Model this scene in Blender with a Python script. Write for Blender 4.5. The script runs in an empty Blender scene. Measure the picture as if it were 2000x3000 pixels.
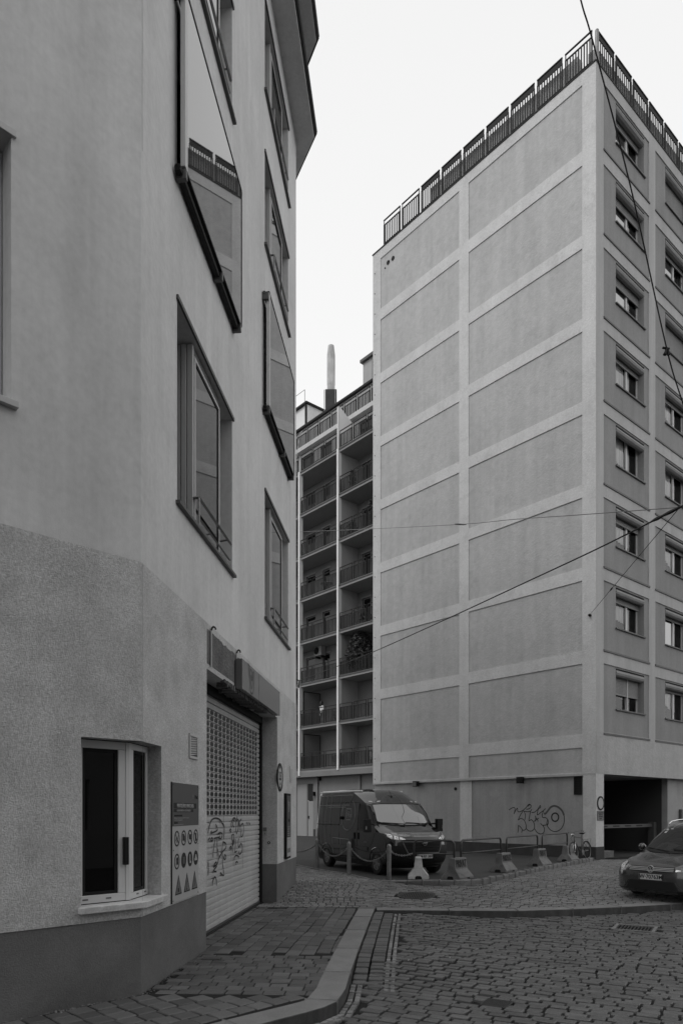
import bpy, math, random
from mathutils import Vector, Matrix
random.seed(7)
S = bpy.context.scene
COL = S.collection
R = math.radians
# ---------------------------------------------------------------- camera
FPX, HY, CZ = 2063.0, 2378.0, 2.095          # focal length in photo pixels, horizon row, eye height
cd = bpy.data.cameras.new('camera'); cam = bpy.data.objects.new('camera', cd); COL.objects.link(cam)
cam.location = (0, 0, CZ); cam.rotation_euler = (R(90), 0, 0)
cd.sensor_fit = 'VERTICAL'; cd.sensor_height = 36; cd.lens = FPX/3000*36; cd.shift_y = (HY-1500)/3000
cd.clip_start = .05; cd.clip_end = 3000
S.camera = cam
# ---------------------------------------------------------------- sky and light (black and white photograph: neutral light)
W = bpy.data.worlds.new('World'); S.world = W; W.use_nodes = True
nt = W.node_tree; nt.nodes.clear()
sky = nt.nodes.new('ShaderNodeTexSky'); sky.sky_type = 'NISHITA'; sky.sun_disc = False
SUN_EL, SUN_AZ = 48, 232                      # degrees; azimuth of the sun from +Y, clockwise
sky.sun_elevation = R(SUN_EL); sky.sun_rotation = R(SUN_AZ); sky.air_density = 1; sky.dust_density = 6
bw = nt.nodes.new('ShaderNodeRGBToBW'); nt.links.new(sky.outputs[0], bw.inputs[0])
mx = nt.nodes.new('ShaderNodeMix'); mx.data_type = 'FLOAT'; mx.inputs[0].default_value = .93
tcg = nt.nodes.new('ShaderNodeTexCoord'); sxyz = nt.nodes.new('ShaderNodeSeparateXYZ'); mr = nt.nodes.new('ShaderNodeMapRange')
nt.links.new(tcg.outputs['Generated'], sxyz.inputs[0]); nt.links.new(sxyz.outputs[2], mr.inputs[0])
mr.inputs[1].default_value = .05; mr.inputs[2].default_value = .85; mr.inputs[3].default_value = 9.9; mr.inputs[4].default_value = 8.4
nt.links.new(mr.outputs[0], mx.inputs[3])
nt.links.new(bw.outputs[0], mx.inputs[2])
bg = nt.nodes.new('ShaderNodeBackground'); bg.inputs[1].default_value = .1
nt.links.new(mx.outputs[0], bg.inputs[0])
wo = nt.nodes.new('ShaderNodeOutputWorld'); nt.links.new(bg.outputs[0], wo.inputs[0])
sd = bpy.data.lights.new('sun', 'SUN'); sd.energy = .78; sd.angle = R(24); sd.color = (1, 1, 1)
sun = bpy.data.objects.new('sun', sd); COL.objects.link(sun)
_d = Vector((math.sin(R(SUN_AZ))*math.cos(R(SUN_EL)), math.cos(R(SUN_AZ))*math.cos(R(SUN_EL)), math.sin(R(SUN_EL))))
sun.rotation_euler = _d.to_track_quat('Z', 'Y').to_euler(); sun.location = (0, 0, 60)
S.view_settings.view_transform = 'Standard'; S.view_settings.look = 'None'
S.view_settings.gamma = 1; S.view_settings.use_curve_mapping = False; S.view_settings.exposure = .16
S.render.engine = 'CYCLES'
try:
    S.cycles.max_bounces = 6; S.cycles.diffuse_bounces = 3; S.cycles.glossy_bounces = 3
    S.cycles.transparent_max_bounces = 8; S.cycles.sample_clamp_indirect = 4; S.cycles.use_denoising = True
except Exception: pass

# ---------------------------------------------------------------- materials
def N(t, k, **v):
    n = t.nodes.new('ShaderNode'+k)
    for a, b in v.items():
        if a.startswith('i_'):
            n.inputs[int(a[2:])].default_value = b
        else: setattr(n, a, b)
    return n
def g(v): return (v, v, v, 1)
def mat(name, base, rough=.85, blotch=0, bscale=.6, fine=0, fscale=40, bump=0, buscale=60, bdist=.01, streak=0,
        metal=0, spec=None, ior=None, island=0, streak_scale=(2.2, 2.2, .12), stain=0, grime=0, coat=0):
    m = bpy.data.materials.new(name); m.use_nodes = True; t = m.node_tree; L = t.links
    p = t.nodes['Principled BSDF']; p.inputs['Roughness'].default_value = rough; p.inputs['Metallic'].default_value = metal
    if spec is not None: p.inputs['Specular IOR Level'].default_value = spec
    if ior: p.inputs['IOR'].default_value = ior
    if coat: p.inputs['Coat Weight'].default_value = coat; p.inputs['Coat Roughness'].default_value = .05
    geo = N(t, 'NewGeometry'); cur = None
    def mul(a, lo, hi, src, f0=.3, f1=.7):
        r = N(t, 'MapRange'); r.inputs[1].default_value = f0; r.inputs[2].default_value = f1
        r.inputs[3].default_value = lo; r.inputs[4].default_value = hi; L.new(src, r.inputs[0])
        if a is None:
            q = N(t, 'Math', operation='MULTIPLY'); q.inputs[0].default_value = base; L.new(r.outputs[0], q.inputs[1]); return q.outputs[0]
        q = N(t, 'Math', operation='MULTIPLY'); L.new(a, q.inputs[0]); L.new(r.outputs[0], q.inputs[1]); return q.outputs[0]
    if blotch:
        n = N(t, 'TexNoise'); n.inputs['Scale'].default_value = bscale; n.inputs['Detail'].default_value = 6; n.inputs['Roughness'].default_value = .6
        L.new(geo.outputs['Position'], n.inputs['Vector']); cur = mul(cur, 1-blotch, 1+blotch, n.outputs[0])
    if fine:
        n = N(t, 'TexNoise'); n.inputs['Scale'].default_value = fscale; n.inputs['Detail'].default_value = 4
        L.new(geo.outputs['Position'], n.inputs['Vector']); cur = mul(cur, 1-fine, 1+fine, n.outputs[0])
    if streak:
        mp = N(t, 'Mapping'); mp.inputs['Scale'].default_value = streak_scale; L.new(geo.outputs['Position'], mp.inputs[0])
        n = N(t, 'TexNoise'); n.inputs['Scale'].default_value = 1; n.inputs['Detail'].default_value = 7; n.inputs['Roughness'].default_value = .65
        L.new(mp.outputs[0], n.inputs['Vector']); cur = mul(cur, 1-streak, 1+streak*.4, n.outputs[0], .35, .62)
    if stain:
        n = N(t, 'TexNoise'); n.inputs['Scale'].default_value = 1.7; n.inputs['Detail'].default_value = 9; n.inputs['Roughness'].default_value = .72
        n.inputs['Distortion'].default_value = .6
        L.new(geo.outputs['Position'], n.inputs['Vector']); cur = mul(cur, 1-stain, 1, n.outputs[0], .36, .5)
    if island:
        o = N(t, 'ObjectInfo'); q = N(t, 'Math', operation='ADD'); L.new(o.outputs['Random'], q.inputs[0]); L.new(geo.outputs['Random Per Island'], q.inputs[1])
        f = N(t, 'Math', operation='FRACT'); L.new(q.outputs[0], f.inputs[0]); cur = mul(cur, 1-island, 1+island, f.outputs[0], 0, 1)
    if cur is None: p.inputs['Base Color'].default_value = g(base)
    else:
        c = N(t, 'CombineColor')
        for i in range(3): L.new(cur, c.inputs[i])
        L.new(c.outputs[0], p.inputs['Base Color'])
    if bump:
        n = N(t, 'TexNoise'); n.inputs['Scale'].default_value = buscale; n.inputs['Detail'].default_value = 3
        L.new(geo.outputs['Position'], n.inputs['Vector'])
        b = N(t, 'Bump'); b.inputs['Strength'].default_value = bump; b.inputs['Distance'].default_value = bdist
        L.new(n.outputs[0], b.inputs['Height']); L.new(b.outputs[0], p.inputs['Normal'])
    return m
def glassmat(name, tint=.75, ior=1.5, rough=.0, refl=1.0):
    m = bpy.data.materials.new(name); m.use_nodes = True; t = m.node_tree; t.nodes.clear()
    o = N(t, 'OutputMaterial'); mixs = N(t, 'MixShader'); tr = N(t, 'BsdfTransparent'); gl = N(t, 'BsdfGlossy'); fr = N(t, 'Fresnel')
    tr.inputs[0].default_value = g(tint); gl.inputs['Roughness'].default_value = rough; gl.inputs[0].default_value = g(refl); fr.inputs[0].default_value = ior
    t.links.new(fr.outputs[0], mixs.inputs[0]); t.links.new(tr.outputs[0], mixs.inputs[1]); t.links.new(gl.outputs[0], mixs.inputs[2]); t.links.new(mixs.outputs[0], o.inputs[0])
    return m
M = {}
M['smooth'] = mat('smooth_render', .66, blotch=.10, bscale=.5, fine=.05, fscale=14, bump=.35, buscale=70, bdist=.006, streak=.10, stain=.06)
M['rough'] = mat('roughcast_render', .53, blotch=.15, bscale=2.2, fine=.20, fscale=38, bump=.8, buscale=75, bdist=.015, stain=.06)
M['plinth'] = mat('plinth_render', .15, blotch=.2, bscale=1.3, fine=.10, fscale=40, bump=.7, buscale=80, bdist=.01, stain=.10)
M['band'] = mat('facade_band_render', .56, blotch=.06, bscale=.8, fine=.07, fscale=14, bump=.8, buscale=22, bdist=.016, streak=.05, stain=.10)
M['panel'] = mat('facade_panel_render', .43, blotch=.07, bscale=.45, fine=.06, fscale=5, bump=.8, buscale=14, bdist=.018, streak=.08, stain=.08)
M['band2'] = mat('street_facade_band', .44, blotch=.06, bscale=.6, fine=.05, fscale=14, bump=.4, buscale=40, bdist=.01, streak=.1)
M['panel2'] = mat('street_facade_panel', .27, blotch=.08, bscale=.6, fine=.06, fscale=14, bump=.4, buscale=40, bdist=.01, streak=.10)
M['base'] = mat('base_wall_render', .33, blotch=.08, bscale=.8, fine=.05, fscale=14, bump=.4, buscale=40, bdist=.01, streak=.12, stain=.08)
M['dplinth'] = mat('dark_base_paint', .04, blotch=.2, bscale=2, fine=.15, bump=.4, bdist=.01)
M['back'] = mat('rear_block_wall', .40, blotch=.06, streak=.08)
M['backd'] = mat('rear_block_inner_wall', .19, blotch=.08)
M['ceil'] = mat('balcony_soffit', .27, blotch=.05)
M['fin'] = mat('white_fin', .8, blotch=.03)
M['conc'] = mat('old_concrete', .14, blotch=.2, bscale=3, fine=.2, fscale=30, bump=1, buscale=25, bdist=.03, stain=.3)
M['conc2'] = mat('barrier_concrete', .17, blotch=.22, bscale=5, fine=.15, fscale=50, bump=.6, buscale=60, bdist=.008, stain=.35)
M['concw'] = mat('whitened_concrete', .55, blotch=.15, bscale=6, fine=.1, bump=.5, buscale=60, bdist=.008, stain=.2)
M['granite'] = mat('granite_kerb', .19, blotch=.12, bscale=3, fine=.28, fscale=220, bump=.4, buscale=150, bdist=.004, island=.10, stain=.12)
M['granite_shade'] = mat('shaded_grimy_granite', .075, blotch=.3, bscale=3, fine=.28, fscale=150, bump=.5, buscale=150, bdist=.004, streak=.3, streak_scale=(5, 5, 1))
M['granite2'] = mat('rough_granite_kerb', .17, blotch=.2, bscale=5, fine=.35, fscale=120, bump=1, buscale=45, bdist=.02, island=.15)
M['cobble'] = mat('cobblestone', .088, rough=.45, blotch=.25, bscale=2, fine=.3, fscale=90, bump=.7, buscale=60, bdist=.008, island=.22)
M['cobble2'] = mat('worn_cobblestone', .165, rough=.5, blotch=.2, bscale=1.2, fine=.2, fscale=90, bump=.6, buscale=60, bdist=.008, island=.2)
M['paver'] = mat('paving_stone', .09, rough=.6, blotch=.16, bscale=2.5, fine=.2, fscale=90, bump=.5, buscale=90, bdist=.005, island=.33)
M['paver2'] = mat('ramp_paving_stone', .17, rough=.8, blotch=.15, bscale=2.5, fine=.2, fscale=90, bump=.4, buscale=90, bdist=.005, island=.25)
M['slab'] = mat('gutter_slab', .09, rough=.75, blotch=.15, bscale=2.5, fine=.2, fscale=90, bump=.5, buscale=90, bdist=.006, island=.2)
M['small'] = mat('light_small_setts', .17, rough=.75, blotch=.2, bscale=4, fine=.3, fscale=90, bump=.6, buscale=90, bdist=.006, island=.35)
M['joint'] = mat('joint_dirt', .004, rough=1, blotch=.4, bscale=6, fine=.4, fscale=90)
M['mortar'] = mat('light_mortar', .15, rough=1, blotch=.35, bscale=5, fine=.3, fscale=120)
M['asphalt'] = mat('asphalt', .034, rough=.8, blotch=.2, bscale=.7, fine=.3, fscale=120, bump=.5, buscale=160, bdist=.004, stain=.15)
M['white'] = mat('white_plastic_frame', .62, rough=.45, blotch=.04)
M['alu'] = mat('pale_aluminium_frame', .5, rough=.4, blotch=.05)
M['shut'] = mat('shutter_slat_metal', .48, rough=.5, blotch=.08, bscale=1, fine=.04, streak=.10, streak_scale=(6, 6, .6), stain=.06)
M['dmetal'] = mat('dark_painted_steel', .018, rough=.65, spec=.25)
M['mmetal'] = mat('bronze_painted_steel', .075, rough=.5, blotch=.1)
M['gmetal'] = mat('galvanised_steel', .22, rough=.45, metal=.35, blotch=.25, bscale=6, fine=.15)
M['chrome'] = mat('chrome', .75, rough=.15, metal=1)
M['black'] = mat('black_matt', .008, rough=.9)
M['rubber'] = mat('tyre_rubber', .014, rough=.8)
M['plastic'] = mat('black_plastic', .012, rough=.55, spec=.25, bump=.2, buscale=200, bdist=.002)
M['ink'] = mat('black_print', .012, rough=.7)
M['spray'] = mat('black_spray_paint', .02, rough=.8)
M['spray2'] = mat('faded_spray_paint', .085, rough=.9)
M['line'] = mat('thin_grey_print', .34, rough=.6)
M['signg'] = mat('grey_enamel_sign', .14, rough=.4, blotch=.04)
M['signd'] = mat('dark_grey_print', .075, rough=.5)
M['signw'] = mat('white_sign_plate', .42, rough=.45, blotch=.04)
M['signb'] = mat('post_sign_enamel', .16, rough=.22, blotch=.04)
M['glassd'] = mat('dark_window_glass', .006, rough=.02, spec=.5, ior=1.45)
M['glassp'] = mat('reflective_screen_glass', .03, rough=.015, ior=2.9)
M['glassm'] = mat('upper_window_glass', .012, rough=.02, ior=1.9)
M['glassc'] = glassmat('clear_window_glass', .85, 1.55, refl=1)
M['glassb'] = mat('coated_window_glass', .05, rough=.02, ior=4.5)
M['glasss'] = mat('dull_polycarbonate', .012, rough=.35, spec=.3)
M['vglass'] = mat('windscreen_glass', .01, rough=.03, ior=2.7)
M['curtain'] = mat('pale_curtain', .8, rough=.9, streak=.25, streak_scale=(9, 9, .3))
M['room'] = mat('dark_interior', .05, rough=.9)
M['vanpaint'] = mat('dark_van_paint', .006, rough=.12, coat=.6)
M['carpaint'] = mat('dark_metallic_car_paint', .07, rough=.24, metal=.55, coat=.8)
M['bonnet_glint'] = mat('bonnet_highlight_tone', .19, rough=.2, metal=.3, coat=.8)
M['lamp'] = mat('headlight_reflector', .7, rough=.12, metal=.8, fine=.5, fscale=30, bump=1, buscale=22, bdist=.03)
M['lampd'] = mat('headlight_dark', .06, rough=.1, metal=.4, coat=1)
M['plate'] = mat('number_plate', .5, rough=.5)
M['leaf'] = mat('dark_leaves', .045, rough=.7, island=.5)
M['skin'] = mat('skin', .35, rough=.6); M['hair'] = mat('dark_hair', .012, rough=.5)
M['shirt'] = mat('white_cloth', .75); M['trouser'] = mat('grey_cloth', .35)
M['chim'] = mat('chimney_steel', .5, rough=.6, blotch=.15, bscale=1.2, streak=.35, streak_scale=(3, 3, .5))
M['opp'] = mat('opposite_house_render', .34, blotch=.1)
M['iron'] = mat('cast_iron', .035, rough=.6, metal=.3, fine=.3, fscale=60)

# ---------------------------------------------------------------- helpers
WB = {}                                     # world base of every parent, so children can be placed relative to it
def tag(o, label=None, cat=None, group=None, kind=None):
    if label: o['label'] = label
    if cat: o['category'] = cat
    if group: o['group'] = group
    if kind: o['kind'] = kind
    return o
def empty(name, loc, label=None, cat=None, group=None, kind=None, rot=(0, 0, 0), local=False):
    o = bpy.data.objects.new(name, None); o.empty_display_size = .2; COL.objects.link(o)
    o.location = loc; o.rotation_euler = rot
    WB[o] = Vector((0, 0, 0)) if local else Vector(loc)
    return tag(o, label, cat, group, kind)
def adopt(o, parent, wloc):
    """parent o, its wanted position wloc given in the parent's coordinate family"""
    if parent is not None:
        o.parent = parent; o.location = Vector(wloc)-WB[parent]
    else: o.location = wloc
    WB[o] = Vector(wloc)
class Fr:                                   # a vertical plane: origin, direction s, outward normal
    def __init__(f, o, d, n):
        f.o = Vector((o[0], o[1])); f.d = Vector(d).normalized(); f.n = Vector(n).normalized()
    def p(f, s, z, off=0): return (f.o.x+f.d.x*s+f.n.x*off, f.o.y+f.d.y*s+f.n.y*off, z)
    def s(f, x, off=0):                     # s of the photo column x on this plane
        k = (x-1000)/FPX; a = f.o+f.n*off
        return (k*a.y-a.x)/(f.d.x-k*f.d.y)
    def z(f, x, y, off=0):                  # height of photo pixel x, y on this plane
        return CZ+(HY-y)*f.p(f.s(x, off), 0, off)[1]/FPX
class MB:
    def __init__(m): m.v = []; m.f = []
    def add(m, vs, fs):
        n = len(m.v); m.v += [tuple(v) for v in vs]; m.f += [tuple(i+n for i in f) for f in fs]; return m
    def quad(m, a, b, c, d): return m.add([a, b, c, d], [(0, 1, 2, 3)])
    def hexa(m, c):                          # 8 corners: bottom ring, top ring
        return m.add(c, [(3, 2, 1, 0), (4, 5, 6, 7), (0, 1, 5, 4), (1, 2, 6, 5), (2, 3, 7, 6), (3, 0, 4, 7)])
    def fbox(m, F, s0, s1, z0, z1, o0, o1):
        p = F.p; return m.hexa([p(s0, z0, o0), p(s1, z0, o0), p(s1, z0, o1), p(s0, z0, o1), p(s0, z1, o0), p(s1, z1, o0), p(s1, z1, o1), p(s0, z1, o1)])
    def box(m, x0, x1, y0, y1, z0, z1):
        return m.hexa([(x0, y0, z0), (x1, y0, z0), (x1, y1, z0), (x0, y1, z0), (x0, y0, z1), (x1, y0, z1), (x1, y1, z1), (x0, y1, z1)])
    def tube(m, pts, r, n=8, caps=True):
        pts = [Vector(p) for p in pts]; rings = []; up = None
        for i, p in enumerate(pts):
            t = (pts[min(i+1, len(pts)-1)]-pts[max(i-1, 0)]).normalized()
            if up is None:
                up = Vector((0, 0, 1)) if abs(t.z) < .9 else Vector((1, 0, 0))
            a = t.cross(up).normalized(); b = a.cross(t).normalized(); up = b
            rr = r[i] if isinstance(r, (list, tuple)) else r
            rings.append([p+a*math.cos(2*math.pi*k/n)*rr+b*math.sin(2*math.pi*k/n)*rr for k in range(n)])
        base = len(m.v)
        for q in rings: m.v += [tuple(v) for v in q]
        for i in range(len(rings)-1):
            for k in range(n):
                m.f.append((base+i*n+k, base+i*n+(k+1) % n, base+(i+1)*n+(k+1) % n, base+(i+1)*n+k))
        if caps:
            m.f.append(tuple(base+k for k in range(n))[::-1]); m.f.append(tuple(base+(len(rings)-1)*n+k for k in range(n)))
        return m
    def lathe(m, prof, c=(0, 0, 0), n=16, axis='z'):
        base = len(m.v)
        for (r, h) in prof:
            for k in range(n):
                a = 2*math.pi*k/n; x, y = r*math.cos(a), r*math.sin(a)
                v = (x, y, h) if axis == 'z' else ((h, x, y) if axis == 'x' else (x, h, y))
                m.v.append((v[0]+c[0], v[1]+c[1], v[2]+c[2]))
        for i in range(len(prof)-1):
            for k in range(n): m.f.append((base+i*n+k, base+i*n+(k+1) % n, base+(i+1)*n+(k+1) % n, base+(i+1)*n+k))
        if prof[0][0] > 1e-4: m.f.append(tuple(base+k for k in range(n))[::-1])
        if prof[-1][0] > 1e-4: m.f.append(tuple(base+(len(prof)-1)*n+k for k in range(n)))
        return m
    def prism(m, pts, z0, z1):               # polygon in plan
        n = len(pts); return m.add([(x, y, z0) for x, y in pts]+[(x, y, z1) for x, y in pts],
            [tuple(range(n))[::-1], tuple(range(n, 2*n))]+[(i, (i+1) % n, (i+1) % n+n, i+n) for i in range(n)])
    def fpoly(m, F, pts, o0, o1):            # polygon (s, z) on a plane, extruded
        n = len(pts); return m.add([F.p(s, z, o0) for s, z in pts]+[F.p(s, z, o1) for s, z in pts],
            [tuple(range(n))[::-1], tuple(range(n, 2*n))]+[(i, (i+1) % n, (i+1) % n+n, i+n) for i in range(n)])
    def fdisc(m, F, s, z, r, o0, o1, n=24, ri=0, rz=None):
        rz = rz or r
        if not ri: return m.fpoly(F, [(s+r*math.cos(2*math.pi*k/n), z+rz*math.sin(2*math.pi*k/n)) for k in range(n)], o0, o1)
        base = len(m.v)
        for k in range(n):
            a = 2*math.pi*k/n; c, q = math.cos(a), math.sin(a)
            m.v += [F.p(s+r*c, z+rz*q, o1), F.p(s+ri*c, z+ri*q*rz/r, o1), F.p(s+ri*c, z+ri*q*rz/r, o0), F.p(s+r*c, z+rz*q, o0)]
        for k in range(n):
            a, b = base+4*k, base+4*((k+1) % n)
            for j in range(4): m.f.append((a+j, b+j, b+(j+1) % 4, a+(j+1) % 4))
        return m
    def wall(m, F, s0, s1, z0, z1, holes=(), off=0, depth=.2):
        ss = sorted({s0, s1}|{min(max(h[i], s0), s1) for h in holes for i in (0, 1)})
        zs = sorted({z0, z1}|{min(max(h[i], z0), z1) for h in holes for i in (2, 3)})
        for a, b in zip(ss, ss[1:]):
            for c, d in zip(zs, zs[1:]):
                x, y = (a+b)/2, (c+d)/2
                if any(h[0] < x < h[1] and h[2] < y < h[3] for h in holes): continue
                m.quad(F.p(a, c, off), F.p(b, c, off), F.p(b, d, off), F.p(a, d, off))
        for h in holes:
            a, b, c, d = max(h[0], s0), min(h[1], s1), max(h[2], z0), min(h[3], z1)
            if a >= b or c >= d: continue
            dp = h[4] if len(h) > 4 else depth; sk = h[5] if len(h) > 5 else ''
            o, i = off, -dp
            if h[0] >= s0-1e-6 and 'l' not in sk: m.quad(F.p(a, c, o), F.p(a, d, o), F.p(a, d, i), F.p(a, c, i))
            if h[1] <= s1+1e-6 and 'r' not in sk: m.quad(F.p(b, c, i), F.p(b, d, i), F.p(b, d, o), F.p(b, c, o))
            if h[2] >= z0-1e-6 and 'b' not in sk: m.quad(F.p(a, c, o), F.p(a, c, i), F.p(b, c, i), F.p(b, c, o))
            if h[3] <= z1+1e-6 and 't' not in sk: m.quad(F.p(a, d, i), F.p(a, d, o), F.p(b, d, o), F.p(b, d, i))
        return m
    def ribbon(m, F, pts, w, off, smooth=4):   # painted stroke on a plane
        P = catmull(pts, smooth); L = []; Rr = []
        for i, (s, z) in enumerate(P):
            a = P[max(i-1, 0)]; b = P[min(i+1, len(P)-1)]; dx, dz = b[0]-a[0], b[1]-a[1]; l = math.hypot(dx, dz) or 1
            nx, nz = -dz/l*w/2, dx/l*w/2; L.append((s+nx, z+nz)); Rr.append((s-nx, z-nz))
        base = len(m.v)
        for a, b in zip(L, Rr): m.v += [F.p(a[0], a[1], off), F.p(b[0], b[1], off)]
        for i in range(len(L)-1): m.f.append((base+2*i, base+2*i+1, base+2*i+3, base+2*i+2))
        return m
    def build(m, name, mt, parent=None, smooth=False, bevel=0, seg=2, kind=None, label=None, auto=None):
        xs = [v[0] for v in m.v]; ys = [v[1] for v in m.v]; zs = [v[2] for v in m.v]
        c = Vector(((min(xs)+max(xs))/2, (min(ys)+max(ys))/2, min(zs)))
        me = bpy.data.meshes.new(name); me.from_pydata([(v[0]-c.x, v[1]-c.y, v[2]-c.z) for v in m.v], [], m.f)
        me.materials.append(mt if not isinstance(mt, str) else M[mt])
        if smooth: me.polygons.foreach_set('use_smooth', [True]*len(me.polygons))
        me.update()
        if auto: me.set_sharp_from_angle(angle=R(auto))
        o = bpy.data.objects.new(name, me); COL.objects.link(o); adopt(o, parent, c)
        if bevel:
            b = o.modifiers.new('bevel', 'BEVEL'); b.width = bevel; b.segments = seg; b.limit_method = 'ANGLE'; b.angle_limit = R(35)
        if kind: o['kind'] = kind
        if label: o['label'] = label
        return o
def catmull(P, n):
    if len(P) < 3 or n < 2: return list(P)
    out = []
    for i in range(len(P)-1):
        a, b, c, d = P[max(i-1, 0)], P[i], P[i+1], P[min(i+2, len(P)-1)]
        for k in range(n):
            t = k/n; out.append(tuple(.5*((2*b[j])+(-a[j]+c[j])*t+(2*a[j]-5*b[j]+4*c[j]-d[j])*t*t+(-a[j]+3*b[j]-3*c[j]+d[j])*t**3) for j in range(len(b))))
    out.append(tuple(P[-1])); return out
def put(o_src, parent, wloc, name=None):      # shared-data copy
    o = bpy.data.objects.new(name or o_src.name.split('.')[0], o_src.data); COL.objects.link(o); adopt(o, parent, wloc); return o
def text(body, F, s, z, off, size, mt, parent, sx=1, name='lettering', ext=.002, align='CENTER', rot=0, bold=0, lean=0):
    c = bpy.data.curves.new(name, 'FONT'); c.body = body; c.size = size; c.extrude = ext; c.align_x = align; c.align_y = 'CENTER'; c.offset = bold
    c.resolution_u = 3; c.materials.append(M[mt]); o = bpy.data.objects.new(name, c); COL.objects.link(o)
    p = Vector(F.p(s, z, off)); r = Vector((-F.n.y, F.n.x, 0)); u = Vector((0, 0, 1)); n = Vector((F.n.x, F.n.y, 0))
    mt4 = Matrix(((r.x*sx, u.x, n.x, 0), (r.y*sx, u.y, n.y, 0), (0, u.z, 0, 0), (0, 0, 0, 1)))
    base = WB[parent] if parent else Vector((0, 0, 0))
    ML = Matrix.Translation(p-base) @ mt4 @ Matrix.Rotation(-lean, 4, 'X')
    me = bpy.data.meshes.new_from_object(o); me.name = name; q = bpy.data.objects.new(name, me); COL.objects.link(q); q.parent = parent; q.matrix_local = ML
    bpy.data.objects.remove(o); bpy.data.curves.remove(c); WB[q] = p; return q
def inpoly(x, y, P):
    c = False; n = len(P)
    for i in range(n):
        x1, y1 = P[i]; x2, y2 = P[(i+1) % n]
        if (y1 > y) != (y2 > y) and x < (x2-x1)*(y-y1)/(y2-y1)+x1: c = not c
    return c
def lerp_pts(x, P):
    if x <= P[0][0]: return P[0][1]
    for (a, b), (c, d) in zip(P, P[1:]):
        if x <= c: return b+(d-b)*(x-a)/(c-a)
    return P[-1][1]
def sm(x): x = min(max(x, 0), 1); return x*x*(3-2*x)
def plyoff(P, d):                            # offset a polyline to its left by d
    out = []
    for i, p in enumerate(P):
        a = P[max(i-1, 0)]; b = P[min(i+1, len(P)-1)]; tx, ty = b[0]-a[0], b[1]-a[1]; l = math.hypot(tx, ty)
        out.append((p[0]-ty/l*d, p[1]+tx/l*d))
    return out
def plyat(P, s):                             # point and tangent at arc length s
    for a, b in zip(P, P[1:]):
        l = math.hypot(b[0]-a[0], b[1]-a[1])
        if s <= l or b is P[-1]:
            t = s/l; return (a[0]+(b[0]-a[0])*t, a[1]+(b[1]-a[1])*t), ((b[0]-a[0])/l, (b[1]-a[1])/l)
        s -= l
def plylen(P): return sum(math.hypot(b[0]-a[0], b[1]-a[1]) for a, b in zip(P, P[1:]))
# ================================================================ GROUND
MS = 1.1286
KF = [(-4.6, 2.7), (-3.2, 4.1), (-2.0, 5.3), (-1.25, 6.05), (-.62, 6.66), (-.205, 7.05), (-.05, 7.3), (.045, 7.8), (.101, 8.52), (.228, 9.89), (.49, 12.54), (.69, 14.46)]
KX = [(.70, 14.10), (2.11, 14.02), (3.51, 13.98), (4.51, 14.18), (5.95, 14.6), (7.33, 15.1), (10, 16.6), (14, 19.6), (22, 26.5)]
LK = [(-8, 33.2), (-3.4, 26), (-1.46, 23.0), (-.78, 21.45), (.18, 19.65), (.72, 18.1), (1.1, 17.6), (1.6, 17.2), (2.22, 16.87), (2.84, 16.75), (3.46, 17.2), (4.53, 18.7), (6.17, 21.2), (9.0, 25.15)]
YS = [(-6, 15.2), (-1, 15.2), (.7, 14.5), (3.5, 14.35), (7.3, 15.5), (12, 18.3), (22, 27)]
YE = [(-6, 19.5), (-1.3, 18.2), (.7, 17.7), (2.8, 16.75), (4.5, 18.4), (7.3, 19.2), (12, 21.2), (22, 30)]
LOT = .345
def gz(x, y):
    a, b = lerp_pts(x, YS), lerp_pts(x, YE); return .12+(LOT-.12)*min(max((y-a)/(b-a), 0), 1)
def rz(x, y): return .108*sm((y-8.2)/1.6)*sm((3.2-x)/2.4)*(1 if y < 14.6 else 0)
def sheet(name, x0, x1, y0, y1, st, fn, mt, test=None, dz=-.03):
    m = MB(); nx = int((x1-x0)/st+.5); ny = int((y1-y0)/st+.5); idx = {}
    for i in range(nx+1):
        for j in range(ny+1):
            x, y = x0+i*st, y0+j*st; idx[i, j] = len(m.v); m.v.append((x, y, fn(x, y)+dz))
    for i in range(nx):
        for j in range(ny):
            if test is None or test(x0+(i+.5)*st, y0+(j+.5)*st): m.f.append((idx[i, j], idx[i+1, j], idx[i+1, j+1], idx[i, j+1]))
    o = m.build(name, mt, None, kind='structure'); return o
m = MB(); m.quad((-1500, -1500, -.32), (1500, -1500, -.32), (1500, 1500, -.32), (-1500, 1500, -.32)); m.build('ground', 'asphalt', kind='structure')
road = sheet('road', -14, 26, -14, 16.5, .5, rz, 'joint', lambda x, y: y < lerp_pts(x, [(-14, -6.0), (-4.6, 2.9), (-3.2, 4.3), (-1.25, 6.4), (-.2, 7.4), (.2, 8.5), (.5, 12.5), (.9, 14.5), (6, 14.7), (10, 16.5), (26, 30)]), -.032)
FC = [(.62, 14.3)]+[(x, y+.2) for x, y in KX]+[(30, 34), (14, 30), (9.33, 25.86)]+[(x+.05, y-.05) for x, y in LK[:3:-1]]+[(.65, 18.1)]
SWP = plyoff(KF, .17)+[(.36, 14.5), (.66, 14.62), (.68, 18.4)]+[(x, y) for x, y in LK[4:1:-1]]+[(-1.2, 23), (-1.2, 17.9), (-2.3, 7.6), (-7.4, 2.4), (-7, .8)]
walk = sheet('sidewalk', -6, 1.0, .6, 24.1, .12, gz, 'joint', lambda x, y: inpoly(x, y, SWP), -.014)
fore = sheet('forecourt', .4, 26.4, 13.9, 33.9, .2, gz, 'joint', lambda x, y: inpoly(x, y, FC), -.024)
m = MB(); PL = [(-60, 130), (-60, 34)]+[(x, y+.05) for x, y in LK]+[(9.4, 25.9), (14, 30), (30, 44), (60, 60), (60, 130)]
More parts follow.
